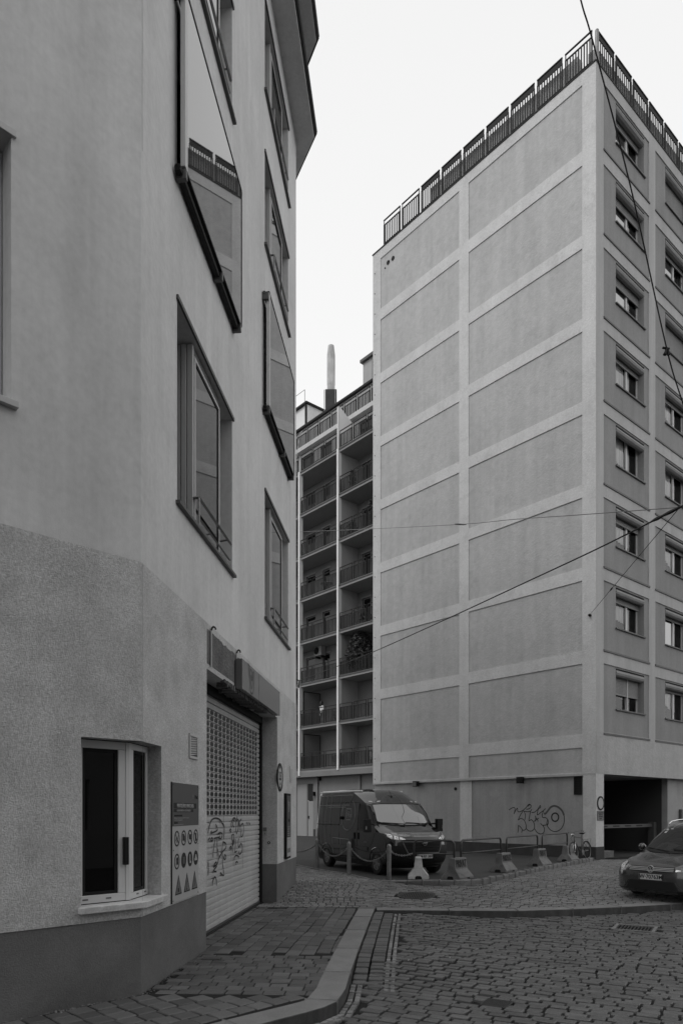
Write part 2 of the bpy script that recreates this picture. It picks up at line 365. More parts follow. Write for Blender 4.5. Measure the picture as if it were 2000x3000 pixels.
m.add([(x, y, LOT-.004) for x, y in PL], [tuple(range(len(PL)))]); lot = m.build('parking_lot', 'asphalt', kind='structure')

# ---- stones: a few slightly different blocks, placed singly near the camera and joined farther off
def stone_variant():
    j = lambda a: random.uniform(-a, a)*.6
    b = [(-.5+j(.05), -.5+j(.05)), (.5+j(.05), -.5+j(.05)), (.5+j(.05), .5+j(.05)), (-.5+j(.05), .5+j(.05))]
    ring = []
    for k in range(4):                       # 8-point outline with a soft middle
        x, y = b[k]; x2, y2 = b[(k+1) % 4]; ring.append((x, y)); ring.append(((x+x2)/2*1.01+j(.02), (y+y2)/2*1.01+j(.02)))
    v = [(x, y, -1) for x, y in ring]+[(x*.985, y*.985, -.24) for x, y in ring]+[(x*.93, y*.86, 0+j(.04)) for x, y in ring]+[(j(.1), j(.1), .03)]
    f = []
    for l in (0, 8):
        for k in range(8): f.append((l+k, l+(k+1) % 8, l+8+(k+1) % 8, l+8+k))
    for k in range(8): f.append((16+k, 16+(k+1) % 8, 24))
    return v, f
VAR = [stone_variant() for _ in range(12)]
def varmeshes(mt, round_=1):
    out = []
    for v, f in VAR:
        me = bpy.data.meshes.new('stone'); me.from_pydata(v, [], f); me.materials.append(M[mt]); me.polygons.foreach_set('use_smooth', [False]*len(f)); out.append(me)
    return out
def lay(stones, name, parent, mt, single=300, rest_name=None, H=.035):
    """stones: (x, y, z, angle, length, width)"""
    stones.sort(key=lambda s: s[0]**2+s[1]**2+(0 if abs(s[0]) < .5*s[1]+.3 else 400))
    ms = varmeshes(mt); flat = mt in ('paver', 'paver2')
    big = MB()
    for i, (x, y, z, a, L, w) in enumerate(stones):
        k = random.randrange(12); tx, ty = random.gauss(0, .012), random.gauss(0, .012)
        if i < single:
            o = bpy.data.objects.new(name, ms[k]); COL.objects.link(o); o.parent = parent
            o.location = Vector((x, y, z))-WB[parent]; o.rotation_euler = (tx, ty, a); o.scale = (L, w, H); WB[o] = Vector((x, y, z))
        else:
            v, f = VAR[k]; c, s = math.cos(a), math.sin(a)
            big.add([(x+(p[0]*L*c-p[1]*w*s), y+(p[0]*L*s+p[1]*w*c), z+p[2]*H+tx*p[1]*w+ty*p[0]*L) for p in v], f)
    if big.v:
        big.build(rest_name or name+'s_beyond', mt, parent, smooth=False, kind='stuff')
GR = (5.29, 12.72)                           # drain grate centre
CO = (1.70, 7.72)                            # small square cover
MH = (1.675, 15.75)                          # round manhole
def rows(poly, ang, pitch, Lm, Ls, fn, gap, excl, run=None, zj=.004, wob=.012):
    out = []; c, s = math.cos(ang), math.sin(ang)
    us = [x*c+y*s for x, y in poly]; vs = [-x*s+y*c for x, y in poly]
    v = min(vs); r = 0
    while v < max(vs):
        u = min(us)+random.uniform(0, Lm) if run is None else min(us)+(r % 2)*run; ph = random.uniform(0, 6)
        while u < max(us):
            L = max(Lm*.55, random.gauss(Lm, Ls)); vv = v+wob*math.sin(u*1.3+ph*.3)+wob*.6*math.sin(u*3.1+r*.2); uc = u+L/2
            x, y = uc*c-vv*s, uc*s+vv*c
            if abs(x) < .56*y+1.3 and y > 3 and inpoly(x, y, poly) and not any(e(x, y) for e in excl):
                out.append((x, y, fn(x, y)+random.gauss(0, zj)-.002, ang+random.gauss(0, .02), L-gap, pitch-gap*.9))
            u += L
        v += pitch; r += 1
    return out
AR = R(-29)
lane = plyoff(KF, -.56); side = plyoff(KF, -.17)
RP = [p for p in side if p[1] < 8.6]+[p for p in lane if p[1] > 8.9]+[(1.22, 13.9)]+[(x, y-.08) for x, y in KX[1:7]]+[(12, 17.5), (12, 2.8), (-3.0, 2.8)]
def inrot(cx, cy, h1, h2, a):
    c, s = math.cos(a), math.sin(a)
    return lambda x, y: abs((x-cx)*c+(y-cy)*s) < h1 and abs(-(x-cx)*s+(y-cy)*c) < h2
st = rows(RP, AR, .124, .222, .032, rz, .030, [inrot(*GR, .38, .36, AR), inrot(*CO, .17, .17, AR)], zj=.006, wob=.005)
lay(st, 'cobblestone', road, 'cobble', 300, 'distant_cobblestones')
# gutter lanes next to the kerb
def strip(P, a, b, s0, s1, L, fn, wj=0):
    out = []; mid = plyoff(P, -(a+b)/2); s = s0; T = plylen(mid)
    while s < min(s1, T):
        l = random.gauss(L, L*.15); q = plyat(mid, min(s+l/2, T))
        if q: (x, y), (tx, ty) = q; out.append((x, y, fn(x, y)-.001+random.gauss(0, .003), math.atan2(ty, tx), l-.016, (b-a)-.02))
        s += l
    return out
KL = plylen(KF); sS = KL-5.9
gut = strip(KF, .01, .20, sS, KL-.4, .25, rz)+strip(KF, .205, .40, sS, KL-.4, .16, rz)
lay(gut, 'gutter_stone', road, 'slab', 300)
sml = strip(KF, .405, .475, sS, KL-.4, .105, rz)+strip(KF, .48, .55, sS, KL-.4, .105, rz)+strip(KF, .005, .085, 1.5, sS-.05, .11, rz)+strip(KF, .085, .165, 1.5, sS-.05, .12, rz)
lay(sml, 'small_sett', road, 'small', 300)
# forecourt cobbles
FP = [(.42, 14.75), (.72, 14.45)]+[(x, y+.36) for x, y in KX[1:7]]+[(13, 22), (11, 26), (9.4, 25.8)]+[(x, y-.03) for x, y in LK[:4:-1]]+[(.55, 18.35)]
CARX = (8.3, 17.0)
st = rows(FP, R(-22), .135, .20, .03, gz, .02, [lambda x, y: math.hypot(x-MH[0], y-MH[1]) < .44, lambda x, y: y > 25.9+.85*(x-9.33) or y > 22 and x > 11.5], zj=.004)
lay(st, 'cobblestone', fore, 'cobble2', 300, 'distant_cobblestones')
# sidewalk pavers in four patterns
ke = plyoff(KF, .34)
wallB = [(-2.17, 7.64), (-1.26, 16.7), (-1.15, 17.83)]
A = [(-2.17, 7.64)]
wb = lambda y: -2.174+.1003*(y-7.64)-.45*(10.0 < y < 15.3)     # wall line with the shutter recess
kx = lambda y: lerp_pts(y, sorted([(b, a) for a, b in ke if b > 6.3]))
def zone(y0, y1, x0=None):
    L = []; n = 10
    for i in range(n+1): y = y0+(y1-y0)*i/n; L.append(((wb(y) if y < 17.9 else -1.3) - .02, y))
    Rr = [(kx(y0+(y1-y0)*i/n)+.05 if y1 < 14.7 else .66, y0+(y1-y0)*i/n) for i in range(n, -1, -1)]
    return L+Rr
AW = math.atan2(1, .1003)
p1 = rows(zone(14.55, 18.4)+[], R(-1), .185, .15, .008, gz, .016, [], run=.075, zj=.0015, wob=.002)
p1 += [s for s in rows([(.66, 18.4), (.18, 19.65), (-.78, 21.45), (-1.46, 23), (-1.3, 17.9), (-1.15, 17.9), (-1.1, 18.3)], R(-1), .185, .15, .008, gz, .016, [], run=.075, zj=.0015, wob=.002)]
lay(p1, 'ramp_paving_stone', walk, 'paver2', 300)
p2 = rows(zone(9.72, 14.5), AW, .2, .34, .03, gz, .012, [lambda x, y: y > 14.5], zj=.003)
p3 = rows(zone(7.62, 9.68), R(-3), .172, .205, .03, gz, .012, [], zj=.003)
lay(p2+p3, 'paving_stone', walk, 'paver', 300)
Z4 = [(-2.2, 7.6), (kx(7.6)+.03, 7.6)]+[p for p in ke[::-1] if p[1] < 7.5]+[(-5.3, 2.9), (-6.6, 3.2)]
p4 = rows(Z4, R(45), .222, .225, .006, gz, .018, [], run=0, zj=.002, wob=.003)
lay(p4, 'square_paving_stone', walk, 'paver', 300)

# ---- kerbs: each stone its own object
def kerb(P, w, ztop, zbot, lens, mt, parent, inward, lab=None, bev=.012, name='kerb_stone'):
    s = 0; T = plylen(P); i = 0
    while s < T-.05:
        l = min(lens[i % len(lens)], T-s); n = max(1, int(l/.22)); m = MB(); base = 0
        for k in range(n+1):
            t = s+.006+(l-.012)*k/n; (x, y), (tx, ty) = plyat(P, t); nx, ny = -ty*inward, tx*inward
            j = random.uniform(-1, 1)*(.008 if mt == 'granite2' else 0)
            m.v += [(x, y, zbot(x, y)), (x+nx*w, y+ny*w, zbot(x, y)), (x+nx*w, y+ny*w, ztop(x+nx*w, y+ny*w)+j), (x+j, y+j, ztop(x, y)+j)]
        for k in range(n):
            a, b = 4*k, 4*k+4
            for q in range(4): m.f.append((a+q, a+(q+1) % 4, b+(q+1) % 4, b+q))
        m.f += [(0, 1, 2, 3), (4*n+3, 4*n+2, 4*n+1, 4*n)]
        o = m.build(name, mt, parent, bevel=bev, seg=3, smooth=False)
        if mt == 'granite' and w > .2:        # street side face: shade painted in as darker granite, with tyre grime
            o.data.materials.append(M['granite_shade'])
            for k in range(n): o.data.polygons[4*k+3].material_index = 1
        s += l; i += 1
kr = empty('kerb', (0, 8, 0), kind='structure')
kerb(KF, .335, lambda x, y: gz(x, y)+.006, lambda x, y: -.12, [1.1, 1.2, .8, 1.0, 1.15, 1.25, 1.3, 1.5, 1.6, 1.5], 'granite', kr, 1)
kr2 = empty('forecourt_kerb', (4, 14, 0), kind='structure')
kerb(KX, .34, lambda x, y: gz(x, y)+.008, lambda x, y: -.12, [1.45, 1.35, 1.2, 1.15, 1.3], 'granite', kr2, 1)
kr3 = empty('parking_lot_kerb', (4, 18, LOT), kind='structure')
kerb(LK[5:], .17, lambda x, y: LOT+.105*sm((x-.7)/1.6), lambda x, y: 0, [.42, .36, .5, .39], 'granite2', kr3, 1, bev=.018)
kerb(LK[1:6], .10, lambda x, y: LOT+.012, lambda x, y: 0, [.8, .9], 'granite', kr3, 1, bev=.008)

# ---- covers in the ground
mh = empty('manhole_cover', (MH[0], MH[1], gz(*MH)), 'round dark iron manhole cover set in the paved forecourt', 'manhole cover')
def tilt_z(cx, cy, fn): return lambda x, y: fn(x, y)
m = MB(); n = 32
def disc3(m, cx, cy, r0, r1, dz, fn):
    b = len(m.v)
    for k in range(n):
        a = 2*math.pi*k/n
        for r in (r0, r1): x, y = cx+r*math.cos(a), cy+r*math.sin(a); m.v.append((x, y, fn(x, y)+dz))
    for k in range(n): q = (k+1) % n; m.f.append((b+2*k, b+2*k+1, b+2*q+1, b+2*q))
disc3(m, *MH, .365, .43, .002, gz); disc3(m, *MH, .43, .435, -.02, gz); m.build('frame', 'gmetal' if 0 else 'iron', mh)
m = MB(); disc3(m, *MH, .001, .355, .004, gz)
for i in range(-6, 7):
    for j in range(-6, 7):
        x, y = MH[0]+i*.052, MH[1]+j*.052
        if math.hypot(i, j) < 6.3: z = gz(x, y)+.004; m.box(x-.016, x+.016, y-.016, y+.016, z, z+.005)
m.build('lid', 'iron', mh)
gr = empty('drain_grate', (GR[0], GR[1], rz(*GR)), 'rectangular iron storm drain grate sunk in the dark cobbled road', 'drain grate')
def rotbox(m, cx, cy, a, u0, u1, v0, v1, z0, z1):
    c, s = math.cos(a), math.sin(a); q = [(u0, v0), (u1, v0), (u1, v1), (u0, v1)]
    P = [(cx+u*c-v*s, cy+u*s+v*c) for u, v in q]; m.hexa([(x, y, z0) for x, y in P]+[(x, y, z1) for x, y in P])
m = MB()
for a in ((-.36, .36, -.35, -.29), (-.36, .36, .29, .35), (-.36, -.30, -.29, .29), (.30, .36, -.29, .29)): rotbox(m, *GR, AR, *a, -.1, .004)
m.build('frame', 'granite2', gr, bevel=.006)
m = MB(); rotbox(m, *GR, AR, -.3, .3, -.29, .29, -.09, -.06); m.build('pit', 'black', gr)
for i in range(11):
    m = MB(); u = -.285+i*.057; rotbox(m, *GR, AR, u-.012, u+.012, -.285, .285, -.05, -.004); m.build('bar', 'iron', gr)
cv = empty('inspection_cover', (*CO, 0), 'small square dark plate set diagonally among the nearest road cobbles', 'inspection cover')
m = MB(); rotbox(m, *CO, AR, -.15, .15, -.15, .15, -.03, .001); m.build('plate', 'iron', cv, bevel=.004)
m = MB()
for i in range(-6, 7):
    for j in range(-6, 7): rotbox(m, *CO, AR, i*.021-.006, i*.021+.006, j*.021-.006, j*.021+.006, .001, .004)
m.build('tread_pattern', 'iron', cv)
for i, (px, py, lab) in enumerate([(1396, 2794, 'pale cigarette butt lying crosswise on the road cobbles right of centre'), (1196, 2836, 'upright cigarette butt between cobbles beside the gutter lane'),
        (1317, 2826, 'round white scrap on the road left of the crosswise cigarette butt'), (1182, 2756, 'white scrap near the top of the gutter lane'), (1258, 2852, 'tiny white scrap below the round white one')]):
    Y = 2.095*FPX/(py-HY); X = (px-1000)/FPX*Y
    m = MB(); L = .05 if 'butt' in lab else .012; a = .2 if i == 0 else 1.4
    m.tube([(X-L/2*math.cos(a), Y-L/2*math.sin(a), rz(X, Y)+.012), (X+L/2*math.cos(a), Y+L/2*math.sin(a), rz(X, Y)+.012)], .006, 7)
    tag(m.build('cigarette_butt' if 'butt' in lab else 'paper_scrap', 'signw'), lab, 'litter', 'litter on the road cobbles')

# grit and moss swept against the foot of the left wall
m = MB()
for i in range(900):
    if random.random() < .62: s = random.uniform(0, 10.3); x0_, y0_ = -2.174+.0998*s, 7.64+.995*s; nx_, ny_ = .995, -.0998
    else: s = random.uniform(0, 5.0); x0_, y0_ = -2.174-.705*s, 7.64-.709*s; nx_, ny_ = .709, -.705
    if 2.5 < s < 7.6 and nx_ > .9: continue
    d = abs(random.gauss(0, .035))+.004; x, y = x0_+nx_*d, y0_+ny_*d; r = random.uniform(.004, .012); z = gz(x, y)
    m.add([(x-r, y-r*.7, z-.004), (x+r, y-r, z-.004), (x+r*.8, y+r, z-.004), (x-r, y+r, z-.004), (x, y, z+r*.9)], [(0, 1, 4), (1, 2, 4), (2, 3, 4), (3, 0, 4)])
tag(m.build('grit', 'mortar'), 'fine grit swept along the foot of the dark plinth', 'grit', kind='stuff')
# ================================================================ LEFT BUILDING
K = (-1.926*MS, 6.77*MS)
FB = Fr(K, (.1003, 1), (1, -.1003))
FA = Fr(K, (-.9937, -1), (1, -.9937))
sE = FB.s(867); sS0, sS1 = FB.s(604), FB.s(811)
lb = empty('corner_building', (-3.5, 9, .12), 'plain rendered corner house at left with screened windows, roller shutter and dark plinth', 'building')
ZP, ZM, ZT = .955, 4.80, 19.06
def pane(m, F, s0, s1, z0, z1, off):
    a, b, c, d = F.p(s0, z0, off), F.p(s1, z0, off), F.p(s1, z1, off), F.p(s0, z1, off)
    n = (Vector(b)-Vector(a)).cross(Vector(d)-Vector(a))
    return m.quad(a, b, c, d) if n.x*F.n.x+n.y*F.n.y > 0 else m.quad(d, c, b, a)
w1 = (FB.s(519), FB.s(680)); w2 = (FB.s(775.5), FB.s(844))
floors = [(5.97, 8.50), (13.42, 15.25), (16.50, 18.30)]
holes = [(*w, *f, .75) for w in (w1, w2) for f in floors]
scr = [(10.15, 12.2)]
holes += [(*w, *scr[0], .4) for w in (w1, w2)]
cwB = FB.s(471); cwA = FA.s(237); CW = (1.10, 2.86)
holesB_mid = [(sS0, sS1, -.2, 4.14, .44), (-.5, cwB, *CW, .165, 'l')]
holesA_mid = [(-.5, cwA, *CW, .165, 'l')]
wA = (FA.s(34), FA.s(34)+2.55)
holesA = [(*wA, *f, .3) for f in [(5.97, 8.50), (10.1, 12.2), (13.42, 15.25)]]
for nm, mt, z0, z1, off, hb, ha in (('plinth', 'plinth', -.2, ZP, 0, holesB_mid, []), ('ground_floor_wall', 'rough', ZP, ZM, .009, holesB_mid, holesA_mid), ('upper_wall', 'smooth', ZM, ZT, 0, holes, holesA)):
    m = MB(); m.wall(FB, -.004 if off else 0, sE, z0, z1, hb, off); m.build(nm, mt, lb)
    m = MB(); m.wall(FA, -.004 if off else 0, 14, z0, z1, ha, off); m.build(nm, mt, lb)
FE = Fr(FB.p(sE, 0)[:2], (-.47, 1), (1, .47))
m = MB(); m.wall(FE, 0, 12, -.2, ZT); m.build('rear_wall', 'smooth', lb)
# masonry behind, closed
bk = [FB.p(sE, 0, -.8)[:2], FB.p(.6, 0, -.8)[:2], FA.p(.6, 0, -.8)[:2], FA.p(14, 0, -.8)[:2], (-20, 2), (-12, 24), FE.p(11.8, 0, -.3)[:2]]
m = MB(); m.prism(bk[::-1], 0, ZT); m.build('inner_core', 'room', lb)
# worn lintel over the shutter, where an older sign was taken off
def ragged(x0, x1, z0, z1, n=26, amp=.02, mt='conc', name='bare_concrete_patch', off=(0, .012)):
    top = [(x0+(x1-x0)*i/n, z1+random.uniform(-amp, amp)) for i in range(n+1)]
    m = MB(); m.fpoly(FB, [(x0, z0)]+[(x1, z0)]+top[::-1], *off); return m.build(name, mt, lb)
m = MB(); m.fbox(FB, sS0+.02, sS0+2.15, 4.18, 4.74, .0, .0095); 
ragged(sS0+.01, FB.s(706)-.05, 4.22, 4.70, off=(.0, .0125), mt='conc')
m = MB()                                     # crumbling soffit edge
for i in range(60):
    s = sS0+.9+i*.055; 
    if s > sS1-1.0: break
    d = random.uniform(.02, .10)*math.sin(min(1, i/8)*1.57); h = random.uniform(.02, .075)
    m.fbox(FB, s, s+random.uniform(.04, .09), 4.14-h, 4.16, -.02-d*2.6, .014+random.uniform(0, .022))
m.build('crumbling_lintel_edge', 'conc', lb)
for px in (613, 688):
    s = FB.s(px); m = MB(); m.tube([FB.p(s, 4.19, .03), FB.p(s, 4.72, .03)], .013, 8); m.build('conduit', 'alu', lb)
    m = MB(); m.tube([FB.p(s, 4.72, .03), FB.p(s+.01, 4.76, .04), FB.p(s+.03, 4.785, .055), FB.p(s+.06, 4.78, .07), FB.p(s+.08, 4.755, .075)], .014, 6); m.build('cable_end', 'plastic', lb)
# roller shutter
SO = -.40
sh = empty('roller_shutter', FB.p((sS0+sS1)/2, .12, SO)); sh.parent = lb; sh.location = Vector(FB.p((sS0+sS1)/2, .12, SO))-WB[lb]
pit = .1036; zb = .16; s0, s1 = sS0-.35, sS1-.06
nsol, nper = 18, 17
profile = lambda z: [(z+.001, .008), (z+.007, .024), (z+pit*.5, .029), (z+pit-.022, .027), (z+pit-.016, .006), (z+pit-.001, .002)]
def slat(z):
    m = MB(); pr = profile(z); n = len(pr)
    for s in (s0, s1):
        m.v += [FB.p(s, zz, SO+o) for zz, o in pr]
    for i in range(n-1): m.f.append((i, i+1, n+i+1, n+i))
    return m
for i in range(38):
    z = zb+i*pit
    slat(z).build('shutter_slat', 'shut', sh)
m = MB(); m.fbox(FB, s0, s1, .12, .17, SO-.02, SO+.04); m.build('bottom_rail', 'mmetal', sh)
m = MB(); m.fbox(FB, s0, s1, .1, 4.2, SO-.04, SO-.006); m.build('shutter_backing', 'black', sh)
zper = zb+nsol*pit; proto = None; pn = 14; sx0, sx1 = FB.s(611, SO), FB.s(747, SO)
def stad(w, h, n=12): return [(w/2*abs(math.cos(2*math.pi*k/n))**.8*(1 if math.cos(2*math.pi*k/n) > 0 else -1), h/2*abs(math.sin(2*math.pi*k/n))**.8*(1 if math.sin(2*math.pi*k/n) > 0 else -1)) for k in range(n)]
for r_ in range(nper):
    for c_ in range(-1, pn):
        s = sx0+.02+(sx1-sx0)*(c_+.3)/(pn-.4); z = zper+(r_+.5)*pit
        if proto is None:
            m = MB(); m.fpoly(FB, [(s+a, z+b) for a, b in stad(.185, .072)], SO+.026, SO+.033); proto = m.build('shutter_window', 'glasss', sh)
            pc = Vector(proto.location)+WB[sh]-Vector(FB.p(s, z, 0))
        else: put(proto, sh, Vector(FB.p(s, z, 0))+pc, 'shutter_window')
m = MB(); m.fbox(FB, sS1-.08, sS1-.002, .12, 4.14, -.43, -.32); m.build('guide_rail', 'dmetal', sh)
m = MB(); m.fbox(FB, s0, sS1-.08, 4.0, 4.135, -.42, -.30); m.build('shutter_box', 'black', sh)
m = MB(); m.fbox(FB, s0, sS1-.002, 0.04, .134, -.45, -.30); m.build('threshold', 'dmetal', sh)
# graffiti on the shutter, strokes traced on its own plane
def ss(x, y): s = FB.s(590+x*.12117, SO+.036); return (s, CZ+(HY-(2340+y*.12117))*FB.p(s, 0, SO+.036)[1]/FPX)
G = [[(165, 830), (200, 650), (250, 520), (330, 470), (430, 490), (500, 570), (550, 660), (560, 760), (550, 900), (545, 985)],
     [(255, 770), (240, 830), (320, 800), (385, 765), (390, 720), (350, 610)], [(400, 870), (440, 825), (510, 850), (480, 960), (430, 950), (450, 900)],
     [(165, 1005), (210, 940)], [(235, 960), (235, 1020), (275, 1010), (270, 950), (240, 955)], [(310, 960), (390, 940), (450, 930)], [(330, 990), (310, 1150), (290, 1300), (285, 1420)], [(385, 960), (385, 1180), (410, 1290), (415, 1400)],
     [(530, 1030), (510, 1180), (500, 1300)], [(540, 1040), (600, 1100), (590, 1190), (510, 1290), (430, 1430), (390, 1570), (300, 1650)], [(330, 1640), (310, 1610), (360, 1530), (375, 1600), (370, 1640), (300, 1740), (370, 1765)],
     [(510, 1300), (520, 1600), (550, 1840), (500, 1830), (460, 1780)], [(560, 1350), (600, 1400), (570, 1470), (530, 1410)],
     [(730, 700), (725, 600), (760, 500), (800, 460), (835, 520), (840, 700), (820, 820)], [(790, 690), (765, 640), (770, 560), (800, 500)], [(870, 430), (850, 540), (890, 500), (895, 700), (870, 800), (845, 860)],
     [(910, 500), (920, 660)], [(930, 690), (925, 560), (970, 490)], [(940, 760), (950, 660), (1000, 600), (1025, 680), (1020, 820), (985, 915), (955, 880), (970, 740)],
     [(680, 780), (710, 730), (720, 780), (700, 820)], [(760, 850), (735, 930), (760, 1050), (755, 1160), (790, 900), (770, 860)], [(800, 960), (790, 1060), (755, 1160), (760, 1300)],
     [(830, 970), (825, 1130), (810, 1290), (860, 1260)], [(910, 960), (890, 1060), (910, 1180), (960, 1080), (990, 1170), (975, 1290), (920, 1340), (900, 1260)], [(680, 1210), (710, 1150), (730, 1190), (710, 1225)],
     [(800, 1480), (810, 1400), (850, 1370), (905, 1400), (910, 1440)], [(830, 1610), (830, 1550), (860, 1520), (885, 1550)], [(270, 2110), (280, 2000), (330, 1890), (370, 1980), (370, 2110)], [(170, 1500), (175, 1700), (165, 1860)]]
m = MB()
for st_ in G: m.ribbon(FB, [ss(*q) for q in st_], .028, SO+.036)
m.build('graffiti', 'spray', lb)
m = MB()
for x, y0, y1 in ((245, 30, 130), (340, 10, 140), (385, 1180, 1400), (720, 1190, 1480), (1000, 1100, 1680), (540, 420, 900), (1035, 900, 1300), (770, 1300, 1620)):
    m.ribbon(FB, [ss(x, y0), ss(x+4, (y0+y1)/2), ss(x, y1)], .014, SO+.0365)
for k, (a, b) in enumerate([((1085, 560), (1090, 630)), ((1090, 600), (1105, 560)), ((1105, 565), (1108, 635)), ((1120, 570), (1125, 640)), ((1140, 560), (1135, 630)), ((1150, 570), (1180, 640)), ((1180, 580), (1160, 640))]):
    m.ribbon(FB, [ss(*a), ss((a[0]+b[0])/2, (a[1]+b[1])/2), ss(*b)], .016, SO+.0365)
m.build('graffiti_drips', 'spray', lb)
# corner window, its frames and sill
cw = empty('corner_window', (K[0], K[1], CW[0])); cw.parent = lb; cw.location = Vector((K[0], K[1], CW[0]))-WB[lb]
dA = -.15; hang = .155*math.tan(R(25))        # set-back mitre
def frame_rect(m, F, s0, s1, z0, z1, w, o0, o1):
    m.fbox(F, s0, s1, z0, z0+w, o0, o1); m.fbox(F, s0, s1, z1-w, z1, o0, o1)
    m.fbox(F, s0, s0+w, z0+w+.001, z1-w-.001, o0, o1); m.fbox(F, s1-w, s1, z0+w+.001, z1-w-.001, o0, o1)
# the two window planes meet at the mitred corner
ang = math.acos(max(-1, min(1, FA.n.dot(FB.n)))); cm = .15*math.tan(ang/2)
z0, z1 = CW[0]+.03, CW[1]-.01
mA = MB(); frame_rect(mA, FA, cm+.045+.0, cwA-.005, z0, z1, .085, -.21, -.15); mA.build('frame', 'white', cw, bevel=.006)
mB = MB(); frame_rect(mB, FB, cm+.045, cwB-.005, z0, z1, .07, -.21, -.15); mB.build('frame', 'white', cw, bevel=.006)
m = MB(); c0 = FA.p(cm, 0, -.15); pA = FA.p(cm+.044, 0, -.145); pB = FB.p(cm+.044, 0, -.145); pA2 = FA.p(cm+.044, 0, -.21); pB2 = FB.p(cm+.044, 0, -.21)
m.prism([pA[:2], c0[:2], pB[:2], pB2[:2], pA2[:2]], z0, z1); m.build('corner_post', 'white', cw)
for F, e in ((FA, cwA), (FB, cwB)):
    w = .085 if F is FA else .07
    m = MB(); frame_rect(m, F, cm+.045+w, e-.005-w, z0+w, z1-w, .035, -.20, -.165); m.build('gasket', 'black', cw)
    m = MB(); pane(m, F, cm+.045+w+.03, e-.03-w, z0+w+.03, z1-w-.03, -.18); m.build('pane', 'glassd', cw)
    for q in (.25, .7):
        sq = cm+.1+(e-.1)*q; m = MB(); m.fbox(F, sq-.03, sq+.03, z0+.035, z0+.05, -.149, -.146); m.build('drain_slot', 'signg', cw)
m = MB(); m.fbox(FA, cm+.03, cm+.085, 1.52, 1.82, -.149, -.10); m.build('handle', 'plastic', cw, bevel=.006)
P = [FB.p(cwB+.035, 0, .065), FB.p(0, 0, .065), FA.p(0, 0, .065), FA.p(cwA+.0, 0, .065)]
mit = .065*math.tan(ang/2)
out = [FA.p(cwA+.03, 0, .075)[:2], FA.p(mit, 0, .075)[:2] if 0 else (Vector(K)+ (FA.n+FB.n).normalized()*.075/math.cos(ang/2))[:], FB.p(cwB+.05, 0, .075)[:2], FB.p(cwB+.05, 0, -.004)[:2], FB.p(cwB-.003, 0, -.004)[:2], FB.p(cwB-.003, 0, -.16)[:2],
       (Vector(K)-(FA.n+FB.n).normalized()*.16/math.cos(ang/2))[:], FA.p(cwA-.003, 0, -.16)[:2], FA.p(cwA-.003, 0, -.004)[:2], FA.p(cwA+.03, 0, -.004)[:2]]
m = MB(); m.prism(out, CW[0]-.045, CW[0]+.022); m.build('sill', 'concw', cw, bevel=.006)
m = MB(); m.prism([(Vector(K)-(FA.n+FB.n).normalized()*.5)[:], FA.p(cwA, 0, -.5)[:2], FA.p(cwA, 0, -.215)[:2], (Vector(K)-(FA.n+FB.n).normalized()*.215/math.cos(ang/2))[:], FB.p(cwB, 0, -.215)[:2], FB.p(cwB, 0, -.5)[:2]], CW[0], CW[1]); m.build('dark_room', 'black', cw)
# upper windows: dark niche, side frame and a glazed box close to the face, rail across
def lwindow(w, zz, small=0):
    z0, z1 = zz; W_ = w[1]-w[0]; sa, sb = w[0]+.31*W_, w[0]+.775*W_
    wd = empty('window', FB.p((w[0]+w[1])/2, z0)); wd.parent = lb; wd.location = Vector(FB.p((w[0]+w[1])/2, z0))-WB[lb]
    m = MB(); m.fbox(FB, w[0], w[1], z0, z1, -.78, -.745); m.build('dark_room', 'black', wd)
    m = MB()                                  # stepped side frame that runs out to the face
    for k, (a, b, t) in enumerate([(-.60, -.42, .05), (-.40, -.31, .06), (-.30, -.22, .05), (-.21, -.14, .06), (-.13, -.05, .05)]): m.fbox(FB, sa-t, sa, z0+.03, z1-.02, a, b)
    m.build('side_frame', 'alu', wd, bevel=.006)
    m = MB(); frame_rect(m, FB, sa+.002, sb, z0+.03, z1-.16, .045, -.09, -.035); m.build('frame', 'alu', wd, bevel=.005)
    m = MB(); frame_rect(m, FB, sa+.05, sb-.047, z0+.077, z1-.207, .025, -.07, -.045); m.build('gasket', 'dmetal', wd)
    m = MB(); pane(m, FB, sa+.04, sb-.04, z0+.06, z1-.19, -.055); m.build('pane', 'glassm', wd)
    m = MB(); m.fbox(FB, sa, sb, z1-.155, z1-.005, -.30, -.06); m.build('head_panel', 'signg', wd)
    m = MB(); m.fbox(FB, sb+.002, w[1], z0, z1, -.74, -.72) ; m.build('return_wall', 'smooth', wd)
    m = MB(); m.fbox(FB, w[0]-.05, w[1]+.07, z0-.035, z0+.012, -.02, .06); m.fbox(FB, w[0]+.002, w[1]-.002, z0-.02, z0+.010, -.7, -.021); m.build('sill', 'mmetal', wd, bevel=.004)
    m = MB(); m.fbox(FB, w[0]-.03, w[1]+.05, z1-.004, z1+.055, .0, .03); m.build('drip_strip', 'mmetal', wd, bevel=.004)
    rzl = z0+.42; m = MB(); q = [FB.p(sa-.02, rzl, -.52), FB.p(sa-.02, rzl, .03), FB.p(w[0]+.93*W_, rzl, .03)]
    m.tube(q[:2], .022, 4); m.tube(q[1:], .022, 4); m.tube([FB.p(sa+.0, rzl-.28, .03), FB.p(w[0]+.90*W_, rzl-.28, .03)], .016, 4)
    m.tube([FB.p(sa-.02, rzl, .03), FB.p(sa-.02, z0+.01, .03)], .016, 4); m.tube([FB.p(w[0]+.86*W_, rzl, .03), FB.p(w[0]+.86*W_, rzl-.04, -.3)], .016, 4)
    m.build('guard_rail', 'gmetal', wd)
    return wd
for w in (w1, w2):
    for f in floors: lwindow(w, f)
